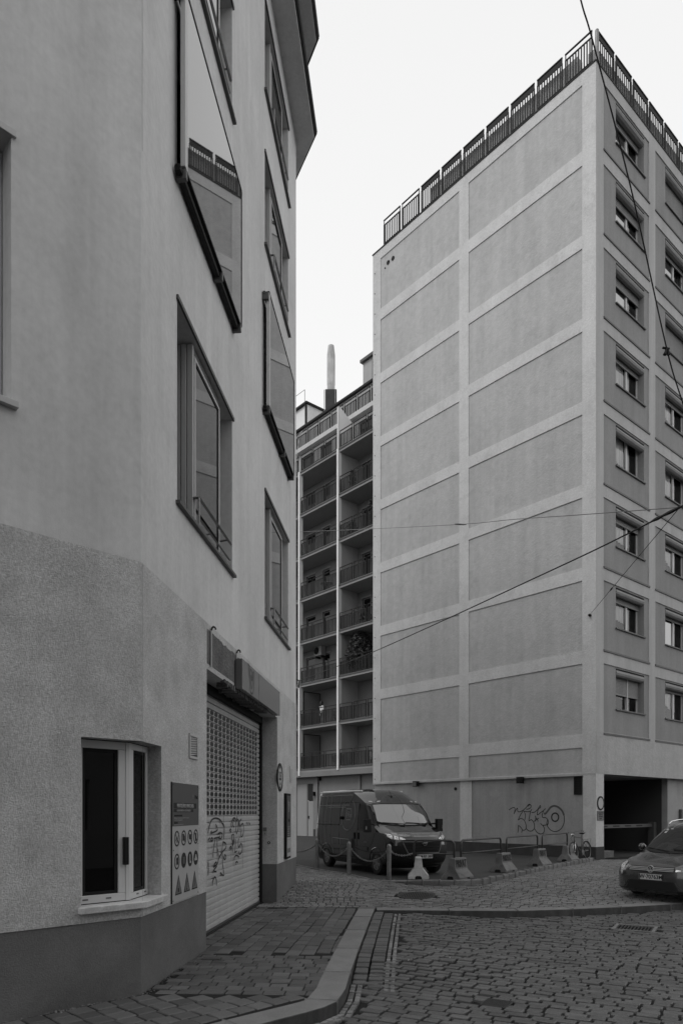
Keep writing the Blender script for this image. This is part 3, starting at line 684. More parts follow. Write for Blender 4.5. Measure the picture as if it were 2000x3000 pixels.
# sliding glass screens on the second floor
for px0, px1 in ((548, 707.5), (791, 861)):
    O = .135; a, b = FB.s(px0, O), FB.s(px1, O); z0, z1 = 10.08, 12.30
    sc_ = empty('sliding_screen', FB.p((a+b)/2, z0, O)); sc_.parent = lb; sc_.location = Vector(FB.p((a+b)/2, z0, O))-WB[lb]
    m = MB(); m.fbox(FB, a, b, z0, z1, O-.012, O-.002); m.build('glass_backing', 'signd', sc_)
    m = MB(); pane(m, FB, a+.03, b-.004, z0+.005, z1-.004, O); m.build('pane', 'glassp', sc_)
    m = MB(); m.fbox(FB, a-.075, a+.028, z0, z1, O-.06, O+.004); m.build('side_frame', 'alu', sc_, bevel=.006)
    m = MB(); m.fbox(FB, a-.08, b+.004, z1-.002, z1+.022, O-.05, O+.008); m.fbox(FB, b-.002, b+.016, z0, z1, O-.05, O+.008); m.fbox(FB, a, b, z0-.025, z0, O-.05, O+.006); m.build('edge_frame', 'dmetal', sc_)
    m = MB(); m.fbox(FB, a-.14, b+.01, z0-.10, z0-.03, .02, O-.035); m.tube([FB.p(a-.14, z0-.06, .06), FB.p(b, z0-.06, .06)], .045, 8); m.build('bottom_rail', 'dmetal', sc_, bevel=.006)
    for s in (a-.06, (a+b)/2+.2, b-.1):
        m = MB(); m.fbox(FB, s, s+.06, z0-.14, z0-.02, .001, O+.01); m.build('bracket', 'mmetal', sc_, bevel=.006)
    m = MB(); m.fbox(FB, a-.14, b-.1, z1-.06, z1-.01, .02, O-.065); m.fbox(FB, a-.13, a-.07, z1-.16, z1-.02, .001, O-.01); m.build('top_rail', 'mmetal', sc_)
    m = MB(); m.fbox(FB, a-.10, b, z0+.05, z1-.1, -.30, -.28); m.build('dark_room', 'black', sc_)
# windows on the left face
for f in [(5.97, 8.50), (10.1, 12.2), (13.42, 15.25)]:
    wd = empty('window', FA.p(wA[0]+1.2, f[0])); wd.parent = lb; wd.location = Vector(FA.p(wA[0]+1.2, f[0]))-WB[lb]
    m = MB(); frame_rect(m, FA, wA[0]+.01, wA[1]-.01, f[0]+.02, f[1]-.02, .07, -.29, -.22); m.build('frame', 'alu', wd)
    m = MB(); m.fbox(FA, wA[0], wA[1], f[0], f[1], -.5, -.31); m.build('dark_room', 'black', wd)
    m = MB(); pane(m, FA, wA[0]+.06, wA[1]-.06, f[0]+.07, f[1]-.07, -.25); m.build('pane', 'glassm', wd)
    m = MB(); m.fbox(FA, wA[0]-.05, wA[1]+.05, f[0]-.05, f[0]+.01, -.02, .06); m.build('sill', 'alu', wd, bevel=.004)
    m = MB(); m.fbox(FA, wA[0]-.04, wA[1]+.04, f[1]-.004, f[1]+.06, 0, .03); m.build('drip_strip', 'alu', wd, bevel=.004)
# eaves
def eave(z, t, ov, ex, mt, name, gut):
    d = (FA.n+FB.n).normalized()/math.cos(ang/2)
    e = FB.p(sE+ex, 0, ov)[:2]; far = (e[0]-.47*10, e[1]+10)
    P_ = [FA.p(14, 0, ov)[:2], (K[0]+d.x*ov, K[1]+d.y*ov), e, far, (-14, 26), (-20, 2)]
    m = MB(); m.prism(P_, z, z+t); m.build(name, mt, lb)
    G_ = [P_[0], P_[1], P_[2], P_[3]]
    for a, b in zip(G_, G_[1:]):
        m = MB(); m.tube([(a[0], a[1], z+t-.02), (b[0], b[1], z+t-.02)], .085, 8); m.build('gutter', 'dmetal', lb, smooth=True)
eave(19.06, .16, .47, -.07, 'smooth', 'eave', 1)
d_ = (FA.n+FB.n).normalized()/math.cos(ang/2)
m = MB(); m.prism([FA.p(14, 0, .18)[:2], (K[0]+d_.x*.18, K[1]+d_.y*.18), FB.p(sE-.25, 0, .18)[:2], (FB.p(sE-.25, 0)[0]-4.7, FB.p(sE, 0)[1]+10), (-14, 26), (-20, 2)], 19.23, 21.5); m.build('attic_wall', 'panel2', lb)
eave(21.5, .14, .52, -.05, 'smooth', 'upper_eave', 1)
# ---------------------------------------------------------------- signs on the left building (each a thing)
# post office fascia sign
sa, sb = FB.s(710, .135), FB.s(820, .135); smid = FB.s(759, .135)
ps = empty('post_sign', FB.p((sa+sb)/2, 4.12, .07), 'grey box sign with post horn outline above the roller shutter', 'sign')
m = MB(); m.fbox(FB, sa, smid-.012, 4.13, 4.63, .02, .135); m.build('sign_panel', 'signb', ps, bevel=.004)
m = MB(); m.fbox(FB, smid+.012, sb, 4.13, 4.63, .02, .135); m.build('sign_panel', 'signb', ps, bevel=.004)
m = MB(); m.fbox(FB, smid-.012, smid+.012, 4.14, 4.62, .03, .118); m.build('joint', 'signd', ps)
m = MB(); m.fbox(FB, sa-.03, sb-.1, 4.135, 4.60, .001, .02); m.build('mounting_rail', 'black', ps)
hc = (sa+.25*(smid-sa)*2+.02, 4.38)
def horn(sc, cx, cz):
    B = [(.16, .26), (.28, .25), (.24, -.12), (.14, -.27), (0, -.33), (-.14, -.27), (-.22, -.1), (-.22, .1), (-.16, .24), (-.05, .28), (.05, .22), (.08, .05), (.02, .02), (-.02, .12), (-.08, .12), (-.11, 0), (-.1, -.1), (-.04, -.18), (.04, -.16), (.1, -.02), (.16, .26)]
    return [(cx+a*sc, cz+b*sc) for a, b in B], [(cx+a*sc, cz+b*sc) for a, b in [(-.4, .37), (-.24, .33), (-.27, .02), (-.4, .37)]]
a_, b_ = horn(.68, hc[0]+.02, hc[1]+.0)
m = MB(); m.ribbon(FB, a_, .018, .139, 5); m.ribbon(FB, b_, .018, .139, 1); m.build('horn_emblem', 'ink', ps)
# private area board
a0, a1 = FB.s(504, .02), FB.s(581.6, .02); w = a1-a0
bd = empty('warning_board', FB.p((a0+a1)/2, .98, .02), 'tall board of prohibition circles and warning triangles between corner window and shutter', 'sign')
m = MB(); m.fbox(FB, a0, a1, .975, 2.455, .012, .022); m.build('board', 'signw', bd)
m = MB(); m.fbox(FB, a0, a1, 1.915, 2.455, .0221, .0235); m.build('header', 'signd', bd)
m = MB(); m.fbox(FB, a0-.012, a0-.001, .97, 2.46, .01, .026); m.build('edge', 'ink', bd)
TS = lambda s: a0+(1-s)*w                    # text runs away from the camera: left of the sign is nearer
cx = lambda u: a0+u*w
text('Post', FB, cx(.90), 2.29, .0245, .07, 'ink', bd, bold=.002)
hh, h2 = horn(.09, cx(.77), 2.295); m = MB(); m.ribbon(FB, hh, .007, .0245, 2); m.ribbon(FB, h2, .007, .0245, 1); m.build('horn_emblem', 'signg', bd)
m = MB(); m.fbox(FB, cx(.05), cx(.90), 2.135, 2.205, .0237, .0245); m.fbox(FB, cx(.05), cx(.78), 2.09, 2.128, .0237, .0245); m.build('title_bar', 'ink', bd)
text('PRIVATGELÄNDE | PRIVATE AREA', FB, cx(.475), 2.168, .0255, .068, 'signw', bd, sx=.66, bold=.001)
text('BETRETEN VERBOTEN    ACCESS PROHIBITED', FB, cx(.41), 2.108, .0255, .032, 'signw', bd, sx=.82)
text('BETRETEN AUF EIGENE GEFAHR', FB, cx(.07), 2.045, .0245, .026, 'ink', bd, sx=.8, align='LEFT', bold=.001)
text('Unbefugten ist das Betreten des Geländes nicht gestattet', FB, cx(.07), 2.015, .0245, .026, 'line', bd, sx=.95, align='LEFT')
text('und wird zur Anzeige gebracht', FB, cx(.07), 1.99, .0245, .026, 'line', bd, sx=.95, align='LEFT')
text('NO ACCESS', FB, cx(.07), 1.955, .0245, .026, 'ink', bd, sx=.9, align='LEFT', bold=.001)
text('Unauthorized persons keep out', FB, cx(.07), 1.932, .0245, .024, 'line', bd, sx=1.1, align='LEFT')
rr = .098
for i, u in enumerate((.165, .41, .65, .88)):
    m = MB(); m.fdisc(FB, cx(u), 1.76, rr, .0222, .0245, 28, rr*.80); 
    pts = {0: [(-.02, -.035), (-.02, .04)], 1: [(-.04, 0), (.04, 0)], 2: [(-.03, .01), (.045, .01)], 3: [(0, -.06), (0, .05)]}[i]
    m.ribbon(FB, [(cx(u)-.055, 1.76+.055), (cx(u), 1.76), (cx(u)+.055, 1.76-.055)], .016, .0243, 1); m.build('prohibition_ring', 'ink', bd)
    m = MB()
    if i == 0: m.ribbon(FB, [(cx(u)-.05, 1.73), (cx(u)-.02, 1.79), (cx(u), 1.74)], .018, .0248, 1); m.ribbon(FB, [(cx(u)-.01, 1.71), (cx(u)+.05, 1.80)], .014, .0248, 1)
    if i == 1: m.fbox(FB, cx(u)-.05, cx(u)+.05, 1.725, 1.79, .0242, .0249); m.fbox(FB, cx(u)-.03, cx(u)+.02, 1.79, 1.81, .0242, .0249)
    if i == 2: m.fdisc(FB, cx(u)-.015, 1.765, .035, .0242, .0249, 12); m.fbox(FB, cx(u)+.0, cx(u)+.055, 1.73, 1.80, .0242, .0251)
    if i == 3: m.fbox(FB, cx(u)-.028, cx(u)+.028, 1.70, 1.78, .0242, .0249); [m.fbox(FB, cx(u)-.028+.015*k, cx(u)-.018+.015*k, 1.78, 1.80+.008*(2-abs(k-1.5)), .0242, .0249) for k in range(4)]
    m.build('pictogram', 'ink', bd)
m = MB(); m.fdisc(FB, cx(.165), 1.475, rr, .0222, .0245, 28, rr*.80); m.build('speed_limit_ring', 'ink', bd)
text('10', FB, cx(.165), 1.475, .0245, .13, 'ink', bd, sx=.8, bold=.003)
for i, u in enumerate((.41, .65, .88)):
    m = MB(); m.fdisc(FB, cx(u), 1.475, rr, .0222, .0245, 28); m.build('mandatory_disc', 'ink', bd)
    m = MB(); x = cx(u)
    if i == 0: m.fbox(FB, x-.03, x-.008, 1.43, 1.52, .0246, .0252); m.fbox(FB, x+.008, x+.03, 1.43, 1.52, .0246, .0252); m.build('pictogram', 'signg', bd)
    if i == 1: m.fbox(FB, x-.02, x+.01, 1.45, 1.535, .0246, .0252); m.fbox(FB, x-.02, x+.04, 1.42, 1.449, .0246, .0252); m.build('pictogram', 'signw', bd)
    if i == 2: m.fbox(FB, x-.055, x+.055, 1.44, 1.47, .0246, .0252); m.fpoly(FB, [(x-.04, 1.47), (x+.04, 1.47), (x+.02, 1.52), (x-.02, 1.52)], .0246, .0252); m.build('pictogram', 'signw', bd)
for i, u in enumerate((.22, .53, .83)):
    x = cx(u); h = .125; m = MB(); m.fpoly(FB, [(x-h, 1.06), (x+h, 1.06), (x, 1.06+h*1.95)], .0222, .0242); m.build('warning_triangle', 'ink', bd)
    m = MB(); m.fpoly(FB, [(x-h+.028, 1.076), (x+h-.028, 1.076), (x, 1.06+h*1.95-.036)], .0243, .0248); m.build('triangle_field', 'signg', bd)
    m = MB()
    if i == 0: m.fbox(FB, x-.03, x+.01, 1.09, 1.14, .0249, .0254); m.fbox(FB, x+.015, x+.022, 1.09, 1.16, .0249, .0254)
    elif i == 1: m.ribbon(FB, [(x-.02, 1.10), (x+.01, 1.14), (x-.01, 1.17), (x+.02, 1.20)], .012, .0252, 1); m.fbox(FB, x-.03, x+.01, 1.085, 1.10, .0249, .0254)
    else: m.ribbon(FB, [(x-.02, 1.10), (x+.02, 1.15), (x-.01, 1.155), (x+.01, 1.21)], .012, .0252, 1)
    m.build('pictogram', 'ink', bd)
for s, z in ((.03, 2.43), (.97, 2.43), (.03, 1.0), (.97, 1.0), (.04, 1.62), (.97, 1.66)):
    m = MB(); m.fdisc(FB, cx(s), z, .008, .0236, .027, 8); m.build('screw', 'dmetal', bd)
m = MB(); m.fbox(FB, cx(.22), cx(.36), 1.575, 1.655, .0225, .0238); m.build('sticker', 'shut', bd)
# wall vent
a0, a1 = FB.s(551), FB.s(575)
vt = empty('vent_grille', FB.p((a0+a1)/2, 2.79), 'small framed metal vent grille high between corner window and shutter', 'vent')
m = MB(); frame_rect(m, FB, a0, a1, 2.80, 3.13, .035, .01, .03); m.build('frame', 'alu', vt, bevel=.003)
m = MB(); m.fbox(FB, a0+.03, a1-.03, 2.83, 3.10, .009, .012); m.build('backing', 'signd', vt)
for i in range(11):
    z = 2.842+i*.023; m = MB(); m.add([FB.p(a0+.036, z, .026), FB.p(a1-.036, z+.03, .026), FB.p(a1-.036, z+.042, .014), FB.p(a0+.036, z+.012, .014)], [(0, 1, 2, 3)]); m.build('louvre_blade', 'alu', vt)
# height limit sign
a0, a1 = FB.s(812.5, .02), FB.s(828, .02); r = (a1-a0)/2; zc = FB.z(820, 2278)
hs = empty('height_limit_sign', FB.p((a0+a1)/2, zc-r, .02), 'round height limit sign reading 3,5 m on the pier right of the shutter', 'sign')
m = MB(); m.fdisc(FB, (a0+a1)/2, zc, r*.99, .012, .02, 32); m.build('plate', 'signw', hs)
m = MB(); m.fdisc(FB, (a0+a1)/2, zc, r, .0, .028, 32, r*.80); m.build('rim', 'dmetal', hs)
text('3,5', FB, (a0+a1)/2, zc+.02, .0225, .26, 'ink', hs, sx=.85, bold=.006); text('m', FB, (a0+a1)/2+.02, zc-.13, .0225, .12, 'ink', hs, bold=.003)
m = MB(); c = (a0+a1)/2
for sg in (1, -1): m.fpoly(FB, [(c-.06, zc+sg*.235), (c+.06, zc+sg*.235), (c, zc+sg*.17)][::sg], .0205, .023)
m.build('limit_arrows', 'ink', hs)
# poster case, small plate, jamb plate, button
a0, a1 = FB.s(838, .06), FB.s(850, .06)
pc_ = empty('poster_case', FB.p(a0, .98, .03), 'tall narrow dark display case with post horn poster near the far edge of the pier', 'display case')
zt, zb_ = FB.z(844, 2326), FB.z(844, 2512)
m = MB(); m.fbox(FB, a0, a1, zb_, zt, .005, .075); m.build('case', 'black', pc_)
m = MB(); m.fbox(FB, a0+.04, a1-.04, zb_+(zt-zb_)*.34, zt-.05, .0755, .078); m.build('poster', 'signd', pc_)
m = MB(); m.fbox(FB, a0+.04, a1-.04, zb_+.05, zb_+(zt-zb_)*.33, .0755, .078); m.build('notice', 'signw', pc_)
m = MB(); q, q2 = horn(.36, (a0+a1)/2, zt-.3); m.ribbon(FB, q, .022, .0795, 3); m.ribbon(FB, q2, .02, .0795, 1); m.build('horn_emblem', 'line', pc_)
text('Post', FB, (a0+a1)/2, zt-.62, .0795, .12, 'ink', pc_); 
for k in range(7): m = MB(); z = zt-.78-.05*k; m.fbox(FB, a0+.1, a1-.12-.05*(k % 3), z, z+.014, .0785, .0792); m.build('text_line', 'line', pc_)
for k in range(3): m = MB(); m.fbox(FB, a0+.1+.13*k, a0+.17+.13*k, zb_+.14, zb_+.24, .0785, .0795); m.build('pictogram', 'ink', pc_)
a0, a1 = FB.s(846.5), FB.s(853)
bx = empty('wall_box', FB.p(a0, FB.z(850, 2291)), 'small pale metal box on the wall right of the height limit sign', 'wall box')
m = MB(); m.fbox(FB, a0, a1, FB.z(850, 2291), FB.z(850, 2245), .005, .03); m.build('box', 'alu', bx, bevel=.004)
m = MB(); m.fbox(FB, a0+.06, a1-.03, FB.z(850, 2288), FB.z(850, 2253), .0305, .034); m.build('lid', 'signw', bx)
FJ = Fr(FB.p(sS1, 0)[:2], (-FB.n.x, -FB.n.y), (-FB.d.x, -FB.d.y))   # jamb facing the camera
jb = empty('jamb_notice', FJ.p(.2, 1.5), 'tiny worn notice with an arrow on the shutter jamb', 'sign')
js = FJ.s(776)
m = MB(); m.fbox(FJ, js-.05, js+.05, 1.57, 1.76, .003, .008); m.build('plate', 'signw', jb)
m = MB(); m.fbox(FJ, js-.04, js+.04, 1.67, 1.75, .0082, .0095); m.fbox(FJ, js-.01, js+.01, 1.6, 1.64, .0082, .0095); m.build('print', 'signg', jb)
js = FJ.s(788); bt = empty('key_switch', FJ.p(js, 1.36), 'small round black key switch below the jamb notice', 'switch')
m = MB(); m.fdisc(FJ, js, 1.42, .032, .002, .02, 16); m.build('housing', 'plastic', bt); m = MB(); m.fdisc(FJ, js, 1.42, .014, .0201, .026, 10); m.build('barrel', 'chrome', bt)

# seam of the corner plaster and a few hairline cracks
m = MB(); m.ribbon(FB, [(.02, ZP), (.024, 1.9), (.018, 3.0), (.022, 4.0), (.02, ZM)], .006, .0105, 3)
m.ribbon(FB, [(.22, .55), (.215, .42), (.222, .30)], .004, .002, 3)
m.ribbon(FA, [(.55, .62), (.49, .58), (.42, .56)], .005, .002, 3)
m.ribbon(FB, [(.04, 9.3), (.035, 9.9), (.04, 10.6), (.03, 11.2)], .006, .002, 3)
m.build('hairline_cracks', 'plinth', lb)
# ================================================================ RIGHT BUILDING
C0 = (9.33, 25.86)
CL = Fr(C0, (-.8565, 1), (-1, -.8565))
CR = Fr(C0, (1.168, 1), (1, -1.168))
rb = empty('apartment_block', (11, 34, LOT), 'tall apartment block at right with coffered blank side wall, bay windows facade and roof railing', 'building')
LE = CL.s(1092); TOP = 29.67
cols = [(CL.s(1704), CL.s(1371.6)), (CL.s(1344), CL.s(1114))]
tops = [29.22, 26.22]+[26.22-3.1*k for k in range(1, 7)]
bots = [26.75]+[26.22-2.62-3.1*k for k in range(0, 7)]
RZ = list(zip(bots, tops))+[(3.50, 4.49)]
hl = [(c[0], c[1], b, t, .05) for c in cols for b, t in RZ]
m = MB(); m.wall(CL, 0, LE, 3.50, TOP, hl, 0, .05); m.build('facade_frame', 'band', rb)
for c in cols:
    for b, t in RZ:
        m = MB(); m.fbox(CL, c[0]-.01, c[1]+.01, b-.01, t+.01, -.3, -.036); m.build('facade_panel', 'panel', rb)
m = MB(); m.fbox(CL, 0.01, LE, 3.44, 3.52, -.6, .004); m.build('soffit_edge', 'panel', rb)
# street facade: bays of window panels
per = 4.085; nb = 9; p0, p1 = .55, 4.10; wq0, wq1 = 1.50, 3.75
hr = []
for i in range(nb):
    for b, t in RZ[:-1]: hr.append((p0+i*per, p1+i*per, b, t, .05))
m = MB(); m.wall(CR, 0, nb*per+.6, 5.06, TOP, hr, 0, .05); m.build('facade_frame', 'band2', rb)
m = MB(); m.wall(CR, 0, nb*per+.6, 3.50, 5.06, [], .006); m.build('fascia', 'panel', rb)
random.seed(11)
shut_ = {(0, 1): .6, (0, 2): .45, (1, 1): .0}
pz = []
for i in range(nb):
    for r_, (b, t) in enumerate(RZ[:-1]):
        a0, a1 = p0+i*per, p1+i*per; ws, we = wq0+i*per, wq1+i*per; wt, wb_ = t-.06, t-1.62
        m = MB(); m.wall(CR, a0, a1, b, t, [(ws, we, wb_, wt, .36)], -.035, .3); m.build('facade_panel', 'panel2', rb)
        m = MB(); m.fbox(CR, a0-.02, a1+.04, b-.03, b+.035, -.03, .035); m.build('sill_band', 'mmetal', rb)
        if i >= 4: 
            m = MB(); m.fbox(CR, ws, we, wb_, wt, -.5, -.37); m.build('window', 'glassd', rb); continue
        O = -.34; mul_ = ws+(we-ws)*.60
        near = i < 2
        m = MB(); frame_rect(m, CR, ws+.001, we-.001, wb_+.001, wt-.001, .055, O-.05, O+.02)
        m.fbox(CR, mul_-.05, mul_+.05, wb_+.06, wt-.06, O-.05, O+.03); w_ = m.build('window', 'white', rb)
        m = MB(); m.fbox(CR, ws-.03, we+.05, wb_-.035, wb_+.012, -.33, .03); m.build('sill', 'mmetal', w_)
        m = MB(); pane(m, CR, ws+.05, mul_-.045, wb_+.05, wt-.05, O-.01); m.build('pane', 'glassb' if (i, r_) in ((0, 0), (0, 1), (0, 2), (1, 1), (1, 6)) else 'glassc', w_)
        m = MB(); pane(m, CR, mul_+.045, we-.05, wb_+.05, wt-.05, O-.01); m.build('pane', 'glassc', w_)
        m = MB(); m.fbox(CR, ws, we, wb_-.2, wt+.2, -1.1, -1.05); m.fbox(CR, ws-.3, ws-.25, wb_-.2, wt+.2, -1.05, -.42); m.fbox(CR, we+.25, we+.3, wb_-.2, wt+.2, -1.05, -.42); m.build('dark_room', 'room', w_)
        # curtain, wavy
        full = random.random() < .55
        for (u0, u1) in ((ws+.06, mul_-.05),) if not full else ((ws+.06, mul_-.05), (mul_+.06, mul_+.35)):
            m = MB(); n = 20; top_, bot_ = wt-.03, wb_+(.04 if random.random() < .6 else .45); sag = random.uniform(0, .5)
            for k in range(n+1):
                u = u0+(u1-u0)*k/n; wv = .03*math.sin(k*2.1+random.random()); bz = bot_+sag*abs(math.sin(math.pi*k/n))*.5*(u1-u0)
                m.v += [CR.p(u, bz, O-.075+wv), CR.p(u, top_, O-.07+wv*.6)]
            for k in range(n): m.f.append((2*k, 2*k+2, 2*k+3, 2*k+1))
            m.build('curtain', 'curtain', w_)
        # roller shutter box / lowered shutter
        low = {(0, 0): .42, (0, 1): .50, (0, 2): .50, (0, 3): .36, (0, 4): .10, (0, 5): .40, (1, 0): 1.45, (1, 1): .35, (1, 2): 1.25, (1, 3): .36, (1, 4): .2, (1, 5): .36, (1, 6): .3}.get((i, r_), random.choice([0, .3, .4, .9]))
        if low:
            m = MB()
            k = 0; z = wt-.02
            while z > wt-low:
                m.fbox(CR, ws+.02, we-.02, z-.045, z, O+.05, O+.075); z -= .052
            m.fbox(CR, ws+.02, we-.02, z-.03, z+.01, O+.045, O+.08)
            m.tube([CR.p(ws+.02, wt-.15, -.14), CR.p(we-.02, wt-.15, -.14)], .13, 10)
            m.build('roller_blind', 'panel2', w_)
        if (i, r_) == (0, 7):
            m = MB(); m.fbox(CR, mul_-.06, mul_-.02, wb_+.08, wt-.08, O+.03, O+.10); m.build('tilted_sash', 'white', w_)
# ground floor walls
ZG = 3.50
FG = Fr(CL.p(0, 0, -.12)[:2], CL.d, CL.n)
m = MB(); m.fbox(CL, 0.0, CL.s(1706), .80, ZG, -.5, -.006); m.fbox(CR, .0, CR.s(1768), .80, ZG, -.5, -.006); m.build('corner_pillar', 'band', rb)
m = MB(); m.fbox(CL, -.012, CL.s(1706)+.01, LOT-.1, .80, -.5, .006); m.fbox(CR, -.012, CR.s(1768)+.01, LOT-.1, .80, -.5, .006); m.build('pillar_base', 'dplinth', rb)
m = MB(); m.wall(FG, CL.s(1706), LE, .78, ZG); m.build('ground_floor_wall', 'base', rb)
m = MB(); m.fbox(FG, CL.s(1706), LE, LOT-.1, .79, -.1, .014); m.build('base_strip', 'dplinth', rb)
m = MB(); m.fbox(FG, FG.s(1382), FG.s(1348), .80, ZG-.01, 0, .03); m.build('pilaster', 'band', rb)
LEf = Fr(CL.p(LE, 0)[:2], (1, .8565), (-.8565, 1))
m = MB(); m.wall(LEf, 0, 14, 3.50, TOP); m.wall(LEf, .12, 14, LOT-.1, 3.5, [], -.1); m.build('rear_side_wall', 'panel', rb)
Lc = [CL.p(LE-.02, 0, -.45)[:2], CL.p(.5, 0, -.45)[:2]]
s_e = nb*per+.6
core = [CR.p(.6, 0, -1.2)[:2], CR.p(s_e, 0, -1.2)[:2], CR.p(s_e, 0, -11.5)[:2], CL.p(LE-.05, 0, -.35)[:2], CL.p(.9, 0, -.35)[:2]]
m = MB(); m.prism(core, 3.6, TOP-.05); m.build('inner_core', 'room', rb)
m = MB(); m.prism([CL.p(LE+.03, 0, .03)[:2], CL.p(-.02, 0, .03)[:2] , CR.p(s_e, 0, .03)[:2], CR.p(s_e, 0, -11.9)[:2]], TOP, TOP+.05); m.build('roof_edge', 'dmetal', rb)
m = MB(); m.prism([CL.p(LE-.02, 0, -.01)[:2], C0, CR.p(s_e, 0, -.01)[:2], CR.p(s_e, 0, -11.5)[:2]], 3.501, 3.56); m.build('soffit', 'band', rb)
# garage entrance
g0, g1 = CR.s(1768), CR.s(1971)
m = MB(); m.fbox(CR, g1, s_e, LOT-.1, ZG, -.5, -.25); m.build('street_ground_wall', 'base', rb)
m = MB(); m.fbox(CR, g1, g1+.30, LOT-.1, ZG, -4.8, -.5); m.fbox(CR, g0-.35, g0-.001, LOT-.1, ZG, -6, -.51); m.build('garage_side_wall', 'room', rb)
m = MB(); m.fbox(CR, g0-.35, s_e, LOT-.1, ZG, -6.2, -6.01); m.build('garage_back_wall', 'room', rb)
FGt = Fr(CR.p(0, 0, -3.4)[:2], CR.d, CR.n)
ga = empty('garage_gate', FGt.p(3, LOT)); ga.parent = rb; ga.location = Vector(FGt.p(3, LOT))-WB[rb]
m = MB(); a, b = FGt.s(1750), FGt.s(1985)
for z in (3.25, 2.55): m.fbox(FGt, a, b, z, z+.07, 0, .08)
for px in (1788, 1905, 1960): m.fbox(FGt, FGt.s(px)-.06, FGt.s(px)+.06, LOT, 3.3, -.02, .06)
m.build('gate_frame', 'black', ga)
for x0, x1 in ((1752, 1786), (1791, 1902), (1908, 1957)):
    m = MB(); m.fbox(FGt, FGt.s(x0), FGt.s(x1), 2.64, 3.22, -.01, .01); m.build('upper_pane', 'back', ga)
for k in range(4):
    m = MB(); a, b = FGt.s(1818+k*20), FGt.s(1818+k*20+16); m.fbox(FGt, a, b, 2.02, 2.30, .06, .08); m.build('garage_notice', 'signw', ga)
    text('P  →'[0] if k == 1 else 'EIN', FGt, (a+b)/2, 2.16, .085, .16, 'signg', ga, sx=.8)
for x0, y0 in ((1931, 2353), (1919, 2379)):
    m = MB(); a, b = FGt.s(x0), FGt.s(x0+19); z = FGt.z(x0, y0+14); m.fbox(FGt, a, b, z, z+.38, .06, .08); m.build('garage_notice', 'signw', ga)
m = MB(); a, b = FGt.s(1828), FGt.s(1870); m.fbox(FGt, a, b, .75, 1.5, -.3, -.1); m.build('grey_cabinet', 'base', ga)
br = empty('traffic_barrier', CR.p(2, 1.35, -.8), 'pale horizontal barrier arm across the dark garage entrance', 'barrier')
m = MB(); m.fbox(CR, g0-.1, g1-.2, 1.44, 1.58, -.85, -.80); m.build('arm', 'signd', br)
for k in range(5): m = MB(); s = g0+.25+k*.95; m.fbox(CR, s, s+.5, 1.485, 1.54, -.80, -.795); m.build('stripe', 'dmetal', br)
m = MB(); m.fbox(CR, g1-.28, g1-.05, LOT, 1.65, -.98, -.7); m.build('post', 'mmetal', br, bevel=.01)
sb_ = empty('stone_block', CR.p(g0+.3, LOT, -.3), 'low concrete wheel stop block at the foot of the corner pillar', 'block')
m = MB(); m.fbox(CR, g0+.02, g0+.95, LOT, LOT+.26, -.55, -.12); m.build('block', 'conc', sb_, bevel=.015)
# pillar signs
a = CR.s(1757); rs = empty('no_vehicles_sign', CR.p(a, 2.2), 'round white no vehicles sign with dark ring on the corner pillar', 'sign')
zc = CR.z(1757, 2353)
m = MB(); m.fdisc(CR, a, zc, .205, .01, .02, 32, rz=.225); m.build('plate', 'signw', rs)
m = MB(); m.fdisc(CR, a, zc, .24, .0, .028, 32, .19, rz=.26); m.build('ring', 'dmetal', rs)
pl = empty('notice_plate', CR.p(a, 1.6), 'rectangular notice plate with small print below the round pillar sign', 'sign')
za, zb2 = CR.z(1757, 2404), CR.z(1757, 2376); s0_, s1_ = CR.s(1747), CR.s(1767)
m = MB(); m.fbox(CR, s0_, s1_-.01, za, zb2, .002, .014); m.build('frame', 'signd', pl)
m = MB(); m.fbox(CR, s0_+.03, s1_-.03, za+.03, zb2-.03, .0145, .017); m.build('plate', 'signg', pl)
for k, t_ in enumerate(('AUSGENOMMEN', 'MIETER UND', 'LIEFERANTEN', 'GARAGE')): text(t_, CR, (s0_+s1_)/2, zb2-.075-k*.068, .0185, .062, 'ink', pl, sx=.78)
a = CR.s(1990, -.25); tb = empty('ticket_box', CR.p(a, 1.5, -.25), 'dark ticket machine box on the wall right of the garage entrance', 'box')
m = MB(); m.fbox(CR, a-.12, a+.5, CR.z(1990, 2403), CR.z(1990, 2371), -.249, -.12); m.build('housing', 'mmetal', tb, bevel=.01)
m = MB(); m.fbox(CR, a+.12, a+.22, CR.z(1990, 2392), CR.z(1990, 2382), -.119, -.11); m.build('slot', 'black', tb)
# wall furniture on the blank side
for px, py, lab in ((1227, 2297, 'dark wall floodlight under the overhang above the parked van'), (1532, 2287, 'dark wall floodlight under the overhang above the graffiti')):
    s = FG.s(px); z = FG.z(px, py+7); o = empty('floodlight', FG.p(s, z), lab, 'lamp', 'floodlights under the overhang')
    m = MB(); m.fbox(FG, s-.13, s+.13, z-.02, z+.24, .12, .32); m.build('housing', 'plastic', o, bevel=.02)
    m = MB(); m.fbox(FG, s-.04, s+.04, z+.08, z+.16, 0, .12); m.build('bracket', 'dmetal', o)
    m = MB(); m.fbox(FG, s-.11, s+.11, z+.0, z+.2, .321, .325); m.build('glass', 'glassd', o)
s = FG.s(1334); m = MB(); m.fdisc(FG, s, FG.z(1334, 2311), .07, .001, .03, 14); m.build('vent_pipe', 'black', rb)
s0_, s1_ = FG.s(1704), FG.s(1681); z0_, z1_ = FG.z(1692, 2328), FG.z(1692, 2275)
vg = empty('wall_louvre', FG.p((s0_+s1_)/2, z0_), 'dark vertical louvre grille high on the wall beside the corner pillar', 'vent')
m = MB(); frame_rect(m, FG, s0_, s1_, z0_, z1_, .04, .0, .04); m.build('frame', 'dmetal', vg)
